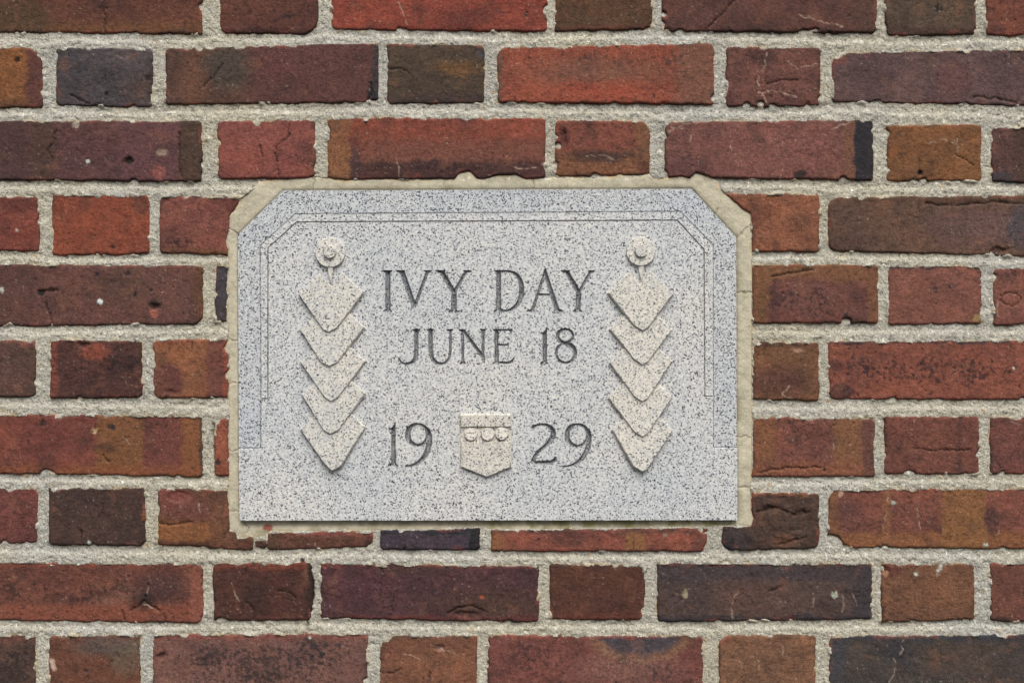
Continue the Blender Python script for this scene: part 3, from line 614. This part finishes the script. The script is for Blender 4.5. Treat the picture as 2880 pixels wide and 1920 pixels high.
C = np.broadcast_to(lin((178, 173, 159)), X.shape + (3,)).copy()
big = fbm(X, Y, 420, 910, 3)
C *= (1 + .16 * fbm(X, Y, 110, 911, 4, .6) + .14 * fbm(X, Y, 24, 912, 3))[..., None]
C[..., 2] *= 1 - .14 * big; C[..., 0] *= 1 + .05 * big
C = lay(C, sstep(.50, .62, fbm(X, Y, 9, 913, 2)), (84, 74, 60), .75)
C = lay(C, sstep(.55, .66, fbm(X, Y, 10, 914, 1)), (232, 230, 222), .7)
C = lay(C, sstep(.60, .66, fbm(X, Y, 14, 915, 1)) * sstep(.1, .3, fbm(X, Y, 160, 916, 2)), (170, 130, 70), .7)
C = lay(C, sstep(9, 1, WD) * sstep(-.1, .4, fbm(X, Y, 60, 917, 3)), (182, 160, 124), .55)
H = np.where(WD < -7, np.minimum(H, -14), H)
nx = len(GX); ny = len(GY)
Q = quads(ny, nx)
keep = (np.minimum.reduce([WD[:-1, :-1], WD[1:, :-1], WD[1:, 1:], WD[:-1, 1:]]) > -16) | (np.maximum.reduce([WD[:-1, :-1], WD[1:, :-1], WD[1:, 1:], WD[:-1, 1:]]) > -16)
inb = np.minimum.reduce([BD[:-1, :-1], BD[1:, :-1], BD[1:, 1:], BD[:-1, 1:]])
keep &= inb > -14
H = np.where(BD < -3, np.minimum(H, -12), H)
V = to_world(X, Y, H).reshape(-1, 3)
Vc, Qc, Cc = compact(V, Q[keep].reshape(-1, 4), np.clip(C, .01, .9).reshape(-1, 3))
mort = link('mortar_joints', raw_mesh('mortar_joints', Vc, Qc, Cc), M_MORTAR, wall)
# solid core behind the bricks
bm = bmesh.new()
bmesh.ops.create_cube(bm, size=1)
for v in bm.verts:
    v.co = ((v.co.x * (XMAX - XMIN) + (XMAX + XMIN) / 2 - CX) * S, v.co.y * .10 + .059 + .02, (CY - ((YMAX + YMIN) / 2) + v.co.z * (YMAX - YMIN)) * S)
me = bpy.data.meshes.new('wall_core'); bm.to_mesh(me); bm.free()
a = me.color_attributes.new('Col', 'FLOAT_COLOR', 'POINT')
for dd in a.data: dd.color = (*lin((150, 140, 120)), 1)
link('wall_core', me, M_MORTAR, wall)

# ------------------------------------------------------------------ bedding mortar round the plaque
xs = np.arange(600, 2150, 2.5); ys = np.arange(470, 1530, 2.5)
X, Y = np.meshgrid(xs, ys)
bd = poly_sdf(X, Y, BED) + 1.6 * fbm(X, Y, 16, 3, 2)
pd = poly_sdf(X, Y, PLQ)
low = sstep(1440, 1470, Y) * sstep(660, 700, X) * (1 - sstep(2050, 2085, X))
H = -4.2 + 2.2 * fbm(X, Y, 70, 951, 3) + .9 * fbm(X, Y, 18, 952, 3) + .4 * fbm(X, Y, 7, 953, 1)
H -= 2.0 * sstep(14, 0, pd) * (1 - low) + 4.0 * sstep(4.5, 2, pd)
H = H * (1 - low) + low * (-13 + 8 * sstep(4, 30, pd) + 1.2 * fbm(X, Y, 24, 954, 3))
H = np.where(bd > 0, H - np.minimum(bd * 2.2, 18), H - 1.5 * sstep(-5, 0, bd))
C = np.broadcast_to(lin((192, 184, 162)), X.shape + (3,)).copy()
C *= (1 + .15 * fbm(X, Y, 90, 955, 4, .6) + .10 * fbm(X, Y, 20, 956, 3))[..., None]
C = lay(C, sstep(-9, -1, bd) * sstep(-.2, .3, fbm(X, Y, 50, 957, 2)), (190, 156, 104), .5)
C = lay(C, sstep(.1, .4, fbm(X, Y, 120, 958, 3)) * sstep(26, 4, pd), (156, 146, 122), .55)
C = lay(C, sstep(.55, .62, fbm(X, Y, 16, 959, 1)) * sstep(520, 500, Y), (226, 220, 200), .8)
C = lay(C, low * sstep(-.25, .25, fbm(X, Y, 60, 960, 3)), (150, 140, 110), .6)
C = lay(C, low * sstep(1300, 1420, X) * sstep(-.15, .25, fbm(X, Y, 45, 961, 3)), (124, 122, 66), .7)
for pts in ([(640, 642), (655, 648), (668, 658)], [(640, 954), (655, 957), (670, 954)], [(643, 1077), (656, 1075), (670, 1079)],
            [(641, 1264), (656, 1268), (672, 1262)], [(643, 1440), (660, 1436), (674, 1438)], [(2074, 822), (2096, 824), (2116, 821)],
            [(2074, 1369), (2096, 1371), (2116, 1366)], [(2072, 670), (2090, 655), (2098, 640), (2112, 632)], [(1990, 590), (2010, 602), (2022, 585)],
            [(2074, 1228), (2096, 1226), (2112, 1230)], [(2040, 1464), (2030, 1474), (2022, 1482)], [(682, 1470), (700, 1484), (690, 1500)],
            [(880, 500), (884, 515), (878, 532)], [(1500, 502), (1502, 520), (1499, 530)]):
    q = line_dist(X + 4 * fbm(X, Y, 14, 962, 2), Y + 5 * fbm(X, Y, 12, 963, 2), pts)
    m = 1 - sstep(.4, 2.6, q)
    H -= 2.5 * m; C = lay(C, m, (110, 98, 78), .5)
m = 1 - sstep(9, 13, np.hypot((X - 752) * .8, (Y - 1483) * 1.2) + 4 * fbm(X, Y, 12, 964, 2))
C = lay(C, m, (150, 80, 70), .9)
Q = quads(*X.shape)
mn = lambda A: np.minimum.reduce([A[:-1, :-1], A[1:, :-1], A[1:, 1:], A[:-1, 1:]])
keep = (mn(bd) < 6) & (mn(-pd) < 8)
V = to_world(X, Y, H).reshape(-1, 3)
Vc, Qc, Cc = compact(V, Q[keep].reshape(-1, 4), np.clip(C, .01, .9).reshape(-1, 3))
bed = link('bedding_mortar', raw_mesh('bedding_mortar', Vc, Qc, Cc), M_BED, wall)
bed['label'] = 'smooth tan mortar packed round the edge of the plaque'

# ------------------------------------------------------------------ granite plaque
plaque = link('granite_plaque', None, None)
plaque['label'] = 'light grey granite plaque with clipped upper corners, carved leaves and IVY DAY lettering'
plaque['category'] = 'plaque'

def W(x, y, h): return Vector(((x - CX) * S, -h * S, (CY - y) * S))

def area(P): return sum(P[i][0] * P[(i + 1) % len(P)][1] - P[(i + 1) % len(P)][0] * P[i][1] for i in range(len(P))) / 2

def rough_poly(P, step=10, amp=.6, seed=0, chip=0):
    out = []
    n = len(P); r = random.Random(seed)
    for i in range(n):
        a, b = P[i], P[(i + 1) % n]
        L = math.hypot(b[0] - a[0], b[1] - a[1]); k = max(1, int(L / step))
        nx_, ny_ = -(b[1] - a[1]) / L, (b[0] - a[0]) / L
        for j in range(k):
            t = j / k
            w = 0 if j == 0 else r.gauss(0, amp)
            out.append((a[0] + (b[0] - a[0]) * t + nx_ * w, a[1] + (b[1] - a[1]) * t + ny_ * w))
    return out

def inset(P, w):
    """mitred inset; w is a number or a function of the edge's outward normal"""
    n = len(P); sgn = 1 if area(P) > 0 else -1
    L = []
    for i in range(n):
        a, b = P[i], P[(i + 1) % n]
        dx, dy = b[0] - a[0], b[1] - a[1]; l = math.hypot(dx, dy) + 1e-9
        nrm = (dy / l * sgn, -dx / l * sgn)                # outward
        ww = w(nrm) if callable(w) else w
        L.append(((a[0] - nrm[0] * ww, a[1] - nrm[1] * ww), (dx / l, dy / l), nrm, ww))
    out = []
    for i in range(n):
        p, u, n1, w1 = L[i - 1]; q, v, n2, w2 = L[i]
        cr = u[0] * v[1] - u[1] * v[0]
        if abs(cr) < .35:
            mx, my = n1[0] + n2[0], n1[1] + n2[1]; l = math.hypot(mx, my) + 1e-9
            ww = (w1 + w2) / 2
            out.append((P[i][0] - mx / l * ww, P[i][1] - my / l * ww))
        else:
            t = ((q[0] - p[0]) * v[1] - (q[1] - p[1]) * v[0]) / cr
            out.append((p[0] + u[0] * t, p[1] + u[1] * t))
    return out

def relief(bm, P, h0, htop, w=3.0, hole=None, mid=True, mat=0):
    """raised shape: outline at h0, sloping sides, front face at htop(x, y)"""
    f = htop if callable(htop) else (lambda x, y: htop)
    kk = .55 if mid else .5
    P1 = inset(P, (lambda n: w(n) * kk) if callable(w) else w * kk)
    P2 = inset(P, w)
    rings = [[bm.verts.new(W(x, y, h0)) for x, y in P],
             [bm.verts.new(W(x, y, h0 + (f(x, y) - h0) * (.78 if mid else .5))) for x, y in P1],
             [bm.verts.new(W(x, y, f(x, y))) for x, y in P2]]
    n = len(P)
    for A, Bq in zip(rings[:-1], rings[1:]):
        for i in range(n):
            fc = bm.faces.new((A[i], A[(i + 1) % n], Bq[(i + 1) % n], Bq[i])); fc.material_index = mat
    if hole is None:
        fc = bm.faces.new(rings[2]); fc.material_index = mat
    else:
        hv = [bm.verts.new(W(x, y, f(x, y))) for x, y in hole]
        allv = rings[2] + hv
        pts = list(P2) + list(hole)
        if area(P2) < 0: order = list(range(len(P2)))[::-1]
        else: order = list(range(len(P2)))
        m = len(P2)
        out = delaunay_2d_cdt([Vector(p) for p in pts], [(m + i, m + (i + 1) % len(hole)) for i in range(len(hole))], [order], 1, 1e-4)
        for tri in out[2]:
            ids = [out[3][i][0] for i in tri]
            gx = sum(pts[i][0] for i in ids) / 3; gy_ = sum(pts[i][1] for i in ids) / 3
            if hole[0][0] < gx < hole[2][0] and hole[0][1] < gy_ < hole[2][1]: continue
            if len(set(ids)) == 3:
                fc = bm.faces.new([allv[i] for i in ids]); fc.material_index = mat

def finish(name, bm, mats, parent, smooth=False):
    bmesh.ops.recalc_face_normals(bm, faces=bm.faces)
    me = bpy.data.meshes.new(name); bm.to_mesh(me); bm.free()
    for m in mats: me.materials.append(m)
    o = bpy.data.objects.new(name, me); COL.objects.link(o); o.parent = parent
    return o

L0, L1, L2 = 1.0, 5.0, 9.0
STEPW = lambda n: 1.6 if n[1] < -.8 else 1.0
U1 = [(671, 1257.5), (669, 659), (796, 536), (1945, 531), (2071, 667), (2072.5, 1255.5), (2007.4, 1255.5), (2006.4, 689), (1914, 593.4), (830, 600.4), (731.4, 689.5), (733.6, 1257.5)]
U2 = [(736, 1119), (734, 690), (831, 603), (1913, 596), (2004, 690), (2004.8, 1112.5), (1982.4, 1112.5), (1980.4, 701), (1904, 618.4), (835, 623.4), (753.6, 697), (753.6, 1119)]
P2 = [(836, 626), (1903, 621), (1978, 702), (1980, 1115), (2005, 1115), (2005, 1258), (2073.4, 1258), (2073.4, 1461.6), (674.4, 1463), (672, 1260.3), (736, 1260.3), (736, 1121.5), (756, 1121.5), (756, 698)]
TX0, TX1, TY0, TY1 = 1056.0, 1700.0, 744.0, 1352.0
hole = [(TX0, TY0), (TX1, TY0), (TX1, TY1), (TX0, TY1)]
bm = bmesh.new()
relief(bm, rough_poly(PLQ, 30, .2, 1), -60, L0 - 3.5, 1.2, mat=1, hole=hole)      # ground the border steps are cut from
relief(bm, rough_poly(U1, 12, .22, 4), L0 - 5, L0, .9, mat=1)
relief(bm, rough_poly(U2, 12, .18, 2), L0 - 5, L1, STEPW, mid=False)
relief(bm, rough_poly(P2, 12, .22, 3), L0 - 5, L2, STEPW, hole=hole)
slab = finish('slab', bm, [M_GRAN, M_GRAN_BAND], plaque)

# ---- carved lettering: a fine surface with grooves sunk by distance to the stroke edge
def bz(p): return (1040 + p[0] * .280612, 720 + p[1] * .280612)
def ez(p): return (1060 + p[0] * .476190, 1130 + p[1] * .476190)
def stroke(X, Y, pts, ws):
    d = np.full(X.shape, 1e9)
    for i in range(len(pts) - 1):
        q, t = seg_dist(X, Y, pts[i], pts[i + 1])
        d = np.minimum(d, q - (ws[i] + (ws[i + 1] - ws[i]) * t) / 2)
    return d
def spline(pts, ws, n=8):
    """Catmull-Rom through the points"""
    P = [np.array((*p, w), float) for p, w in zip(pts, ws)]
    P = [2 * P[0] - P[1]] + P + [2 * P[-1] - P[-2]]
    out = []
    for i in range(1, len(P) - 2):
        for j in range(n):
            t = j / n
            a, b_, c, e = P[i - 1], P[i], P[i + 1], P[i + 2]
            out.append(.5 * ((2 * b_) + (-a + c) * t + (2 * a - 5 * b_ + 4 * c - e) * t * t + (-a + 3 * b_ - 3 * c + e) * t ** 3))
    out.append(P[-2])
    return [(p[0], p[1]) for p in out], [p[2] for p in out]
def ellipse(cx, cy, rx, ry, wf, n=36):
    pts, ws = [], []
    for i in range(n + 1):
        a = 2 * math.pi * i / n
        pts.append((cx + rx * math.cos(a), cy + ry * math.sin(a))); ws.append(wf(a))
    return pts, ws

GLY = []   # (name, xform, scale, [('poly', pts) | ('str', pts, ws)])
def G(nm, tf, *parts): GLY.append((nm, tf, parts))
def serif(x0, x1, y, th, up):     # thin bracketed foot or head
    s = 1 if up else -1
    m = (x0 + x1) / 2; q = (x1 - x0)
    return ('poly', [(x0, y), (x1, y), (x1 - 3, y + s * th * .55), (m + q * .27, y + s * th * 2.0), (m - q * .27, y + s * th * 2.0), (x0 + 3, y + s * th * .55)])
G('letter', bz, ('poly', [(160, 150), (209, 150), (206, 350), (208, 556), (161, 556), (162, 350)]), serif(128, 226, 146, 13, True), serif(140, 224, 560, 12, False))
G('letter', bz, ('poly', [(296, 150), (346, 150), (455, 462), (570, 152), (596, 152), (458, 524), (432, 520)]), serif(270, 358, 146, 13, True), serif(546, 622, 146, 11, True))
G('letter', bz, ('poly', [(692, 150), (742, 150), (848, 335), (955, 152), (984, 152), (870, 352), (868, 558), (820, 558), (820, 372)]), serif(664, 760, 146, 13, True), serif(938, 1016, 146, 11, True), serif(790, 890, 564, 12, False))
G('letter', bz, ('poly', [(1268, 150), (1314, 150), (1312, 350), (1313, 556), (1268, 556), (1270, 350)]), serif(1248, 1326, 146, 12, True), serif(1240, 1330, 560, 12, False),
  ('str', *spline([(1300, 154), (1390, 156), (1455, 178), (1502, 235), (1522, 320), (1516, 405), (1482, 480), (1425, 532), (1360, 550), (1310, 538)], [15, 18, 26, 38, 44, 42, 34, 24, 18, 16])))
G('letter', bz, ('poly', [(1757, 128), (1768, 150), (1905, 556), (1858, 556), (1745, 190)]), ('poly', [(1757, 128), (1760, 180), (1640, 556), (1614, 556), (1738, 180)]),
  serif(1574, 1654, 558, 10, False), serif(1842, 1936, 558, 12, False), ('str', [(1692, 388), (1818, 388)], [19, 19]))
G('letter', bz, ('poly', [(1948, 152), (1992, 152), (2097, 338), (2200, 154), (2224, 154), (2112, 356), (2110, 556), (2064, 556), (2064, 362)]), serif(1914, 2004, 147, 12, True), serif(2186, 2252, 147, 10, True), serif(2036, 2126, 560, 12, False))
G('letter', bz, serif(430, 504, 737, 11, True), ('str', *spline([(470, 745), (470, 860), (469, 960), (458, 1020), (428, 1062), (382, 1080), (336, 1074), (308, 1052), (294, 1026)], [38, 37, 36, 33, 26, 19, 15, 16, 10])))
G('letter', bz, serif(576, 648, 737, 11, True), serif(772, 836, 735, 10, True), ('str', *spline([(611, 745), (611, 860), (613, 960), (628, 1022), (664, 1064), (712, 1078), (760, 1064), (796, 1020), (808, 950), (810, 850), (810, 742)], [38, 38, 36, 33, 26, 20, 18, 19, 20, 20, 20])))
G('letter', bz, serif(896, 958, 738, 10, True), serif(902, 962, 1080, 10, False), serif(1106, 1166, 735, 10, True), ('str', [(932, 745), (932, 1072)], [22, 22]), ('poly', [(918, 745), (952, 745), (1146, 1000), (1150, 1062), (1130, 1030)]), ('str', [(1136, 742), (1136, 1040)], [21, 20]))
G('letter', bz, ('poly', [(1252, 742), (1290, 742), (1288, 900), (1290, 1074), (1252, 1074), (1254, 900)]), ('str', [(1244, 743), (1420, 743)], [15, 15]), ('poly', [(1396, 738), (1424, 736), (1420, 782), (1412, 782), (1408, 752)]),
  ('str', [(1285, 890), (1380, 890)], [16, 17]), ('poly', [(1374, 884), (1390, 872), (1390, 902), (1374, 898)]), ('str', *spline([(1242, 1073), (1300, 1066), (1365, 1070), (1412, 1060), (1444, 1026)], [14, 16, 18, 20, 10])))
G('numeral', bz, ('poly', [(1772, 712), (1774, 900), (1772, 1074), (1734, 1074), (1736, 900), (1734, 790), (1708, 774), (1740, 766), (1762, 738)]), serif(1708, 1788, 1081, 11, False))
G('numeral', bz, ('str', *ellipse(1958, 800, 76, 66, lambda a: 20 + 12 * max(0, -math.cos(a)))), ('str', *ellipse(1962, 972, 96, 96, lambda a: 19 + 15 * max(0, math.cos(a + .5)))), ('str', [(1898, 845), (1960, 882), (2030, 915)], [30, 36, 30]))
G('numeral', ez, ('poly', [(110, 122), (111, 240), (113, 372), (86, 372), (88, 240), (86, 168), (68, 160), (90, 152), (102, 138)]), serif(66, 128, 378, 8, False))
G('numeral', ez, ('str', *ellipse(242, 192, 59, 62, lambda a: 11 + 19 * max(0, -math.cos(a)) + 8 * max(0, math.cos(a)))), ('str', *spline([(302, 170), (312, 215), (304, 270), (280, 322), (242, 358), (205, 374), (172, 377)], [26, 30, 28, 24, 17, 11, 7])))
G('numeral', ez, ('str', *spline([(920, 150), (942, 138), (980, 132), (1018, 144), (1040, 176), (1034, 212), (1006, 246), (966, 280), (934, 316), (920, 352)], [15, 12, 12, 19, 28, 27, 19, 15, 16, 19])), ('poly', [(914, 132), (926, 150), (920, 158)]),
  ('poly', [(914, 346), (1026, 346), (1060, 322), (1052, 352), (1032, 366), (912, 362)]))
G('numeral', ez, ('str', *ellipse(1184, 195, 62, 64, lambda a: 11 + 15 * max(0, -math.cos(a)) + 8 * max(0, math.cos(a)))), ('str', *spline([(1246, 172), (1252, 215), (1242, 275), (1214, 328), (1172, 362), (1136, 376), (1100, 379)], [24, 28, 26, 22, 15, 10, 7])))

tg = 1.6
xs = np.linspace(TX0, TX1, int((TX1 - TX0) / tg) + 1); ys = np.linspace(TY0, TY1, int((TY1 - TY0) / tg) + 1)
X, Y = np.meshgrid(xs, ys)
LD = np.full(X.shape, 50.0); LID = np.full(X.shape, -1)
wobx = .5 * fbm(X, Y, 14, 970, 2); woby = .5 * fbm(X, Y, 14, 971, 2)
for gi, (nm, tf, parts) in enumerate(GLY):
    sc = .280612 if tf is bz else .476190
    d = np.full(X.shape, 50.0)
    for p in parts:
        pts = [tf(q) for q in p[1]]
        xmin, xmax = min(q[0] for q in pts) - 16, max(q[0] for q in pts) + 16
        ymin, ymax = min(q[1] for q in pts) - 16, max(q[1] for q in pts) + 16
        i0, i1 = np.searchsorted(xs, (xmin, xmax)); j0, j1 = np.searchsorted(ys, (ymin, ymax))
        sl = (slice(j0, j1), slice(i0, i1))
        XX, YY = X[sl] + wobx[sl], Y[sl] + woby[sl]
        q = poly_sdf(XX, YY, pts) if p[0] == 'poly' else stroke(XX, YY, pts, [w * sc for w in p[2]])
        d[sl] = np.minimum(d[sl], q)
    LID = np.where(d < np.minimum(LD, .4), gi, LID)
    LD = np.minimum(LD, d)
dep = np.clip(-LD + .6, 0, 20)
H = L2 - 15.0 * (1 - np.exp(-dep / 3.6)) + np.where(dep > 0, .35 * fbm(X, Y, 5, 972, 2), 0)
edge = (np.arange(len(xs))[None] % (len(xs) - 1) == 0) | (np.arange(len(ys))[:, None] % (len(ys) - 1) == 0)
H = np.where(edge, L2, H)
Q = quads(*X.shape)
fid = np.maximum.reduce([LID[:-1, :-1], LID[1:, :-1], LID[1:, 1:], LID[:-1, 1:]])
V = to_world(X, Y, H).reshape(-1, 3)
Vc, Qc, _ = compact(V, Q[fid < 0].reshape(-1, 4))
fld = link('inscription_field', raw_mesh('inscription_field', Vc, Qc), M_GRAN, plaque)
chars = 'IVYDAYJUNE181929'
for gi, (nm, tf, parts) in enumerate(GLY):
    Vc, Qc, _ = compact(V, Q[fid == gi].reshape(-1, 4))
    o = link('carved_' + nm, raw_mesh('carved_' + nm, Vc, Qc), M_GRAN_GROOVE_SHADE, plaque)
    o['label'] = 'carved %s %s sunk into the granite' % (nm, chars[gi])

# ---- leaf festoons
def leaf(P, y_top, y_tip, cx, inner, seed, hi=17, lo=6):
    bm = bmesh.new()
    def h(x, y): return L2 + lo + (hi - lo) * min(1, max(0, (y - y_top) / (y_tip - y_top))) ** 1.0
    wf = lambda n: (6.5 if n[0] * inner > .25 and n[1] > -.2 else (3.2 if n[1] < -.2 else 1.8))
    relief(bm, rough_poly(P, 9, .35, seed), L2 - 3, h, wf)
    return finish('carved_leaf', bm, [M_GRAN_LEAF], plaque)

def disc(bm, cx, cy, r, h0, h1, w, n=40, hf=None):
    relief(bm, [(cx + r * math.cos(2 * math.pi * i / n), cy + r * math.sin(2 * math.pi * i / n)) for i in range(n)], h0, hf or h1, w)

def festoon(cx, inner, flower, fr, first, rest, seed):
    bm = bmesh.new(); disc(bm, *flower, fr, L2 - 3, 0, 2.6, hf=lambda x, y: L2 + 8.5 + 3.0 * (y - flower[1]) / fr)
    fl = finish('carved_flower', bm, [M_GRAN_LEAF], plaque)
    bm = bmesh.new(); disc(bm, flower[0], flower[1] - 1, 19, L2, L2 + 18, 2.6)
    finish('flower_centre', bm, [M_GRAN_LEAF], fl)
    bm = bmesh.new()
    fx, fy = flower
    relief(bm, [(fx - 8, fy + fr - 4), (fx + 9, fy + fr - 4), (fx + 8, fy + fr + 22), (fx + 4, fy + fr + 50), (fx - 3, fy + fr + 30), (fx - 7, fy + fr + 10)], L2 - 2, L2 + 9, 1.6)
    finish('stem', bm, [M_GRAN_LEAF], fl)
    tip = max(p[1] for p in first); leaf(first, tip - 175, tip, cx, inner, seed, 17, 8.0)
    for k, (l, rr, t0, t, t1) in enumerate(rest):
        topx, topy = (l[0] + rr[0]) / 2, min(l[1], rr[1]) - 84
        P = [l, (topx - 4, topy), (topx + 4, topy), rr, t1, t, t0]
        leaf(P, topy + 30, t[1], cx, inner, seed + 1 + k)

festoon(935, 1, (930.6, 711), 43,
        [(841, 827), (900, 767), (935, 805), (962, 762), (1027, 827), (954, 926), (933, 937), (912, 928)],
        [((846, 926), (1030, 922), (905, 1018), (933, 1033), (954, 1023)),
         ((846, 1017), (1033, 1017), (915, 1115), (937, 1131), (957, 1120)),
         ((850, 1108), (1033, 1108), (913, 1208), (936, 1222), (957, 1212)),
         ((846, 1205), (1033, 1201), (918, 1305), (941, 1325), (964, 1312))], 40)
festoon(1800, -1, (1801, 708), 42,
        [(1705, 826), (1771, 759), (1796, 800), (1827, 760), (1893, 826), (1822, 920), (1801, 933), (1778, 919)],
        [((1710, 927), (1889, 927), (1779, 1014), (1800, 1029), (1821, 1016)),
         ((1710, 1021), (1889, 1015), (1778, 1117), (1800, 1131), (1821, 1118)),
         ((1706, 1120), (1890, 1115), (1778, 1215), (1799, 1229), (1820, 1217)),
         ((1717, 1209), (1891, 1208), (1776, 1312), (1799, 1326), (1818, 1318))], 60)

# ---- shield
bm = bmesh.new()
relief(bm, rough_poly([(1292, 1162), (1441, 1162), (1441, 1313), (1369, 1342), (1296, 1313)], 9, .3, 80), L2 - 3, lambda x, y: L2 + 4.0 + 2.5 * (y - 1162) / 180, 1.8)
sh = finish('carved_shield', bm, [M_GRAN_LEAF], plaque)
bm = bmesh.new(); relief(bm, rough_poly([(1296, 1165), (1438, 1165), (1438, 1199), (1296, 1199)], 9, .3, 81), L2 + 2, L2 + 11, 1.6)
finish('chief_band', bm, [M_GRAN_LEAF], sh)
bm = bmesh.new(); relief(bm, rough_poly([(1297.5, 1240), (1438, 1240), (1438, 1311), (1369, 1338.5), (1299, 1311)], 9, .3, 82), L2 + 2, L2 + 10, 1.6)
finish('lower_field', bm, [M_GRAN_LEAF], sh)
for cx_, cy_ in ((1325, 1219), (1372, 1219), (1411, 1217)):
    bm = bmesh.new(); disc(bm, cx_, cy_, 19, L2 + 2, 0, 2.2, 28, hf=lambda x, y: L2 + 12 + 2.5 * (y - cy_) / 19)
    finish('roundel', bm, [M_GRAN_LEAF], sh)

print('bricks', len(BRICKS))
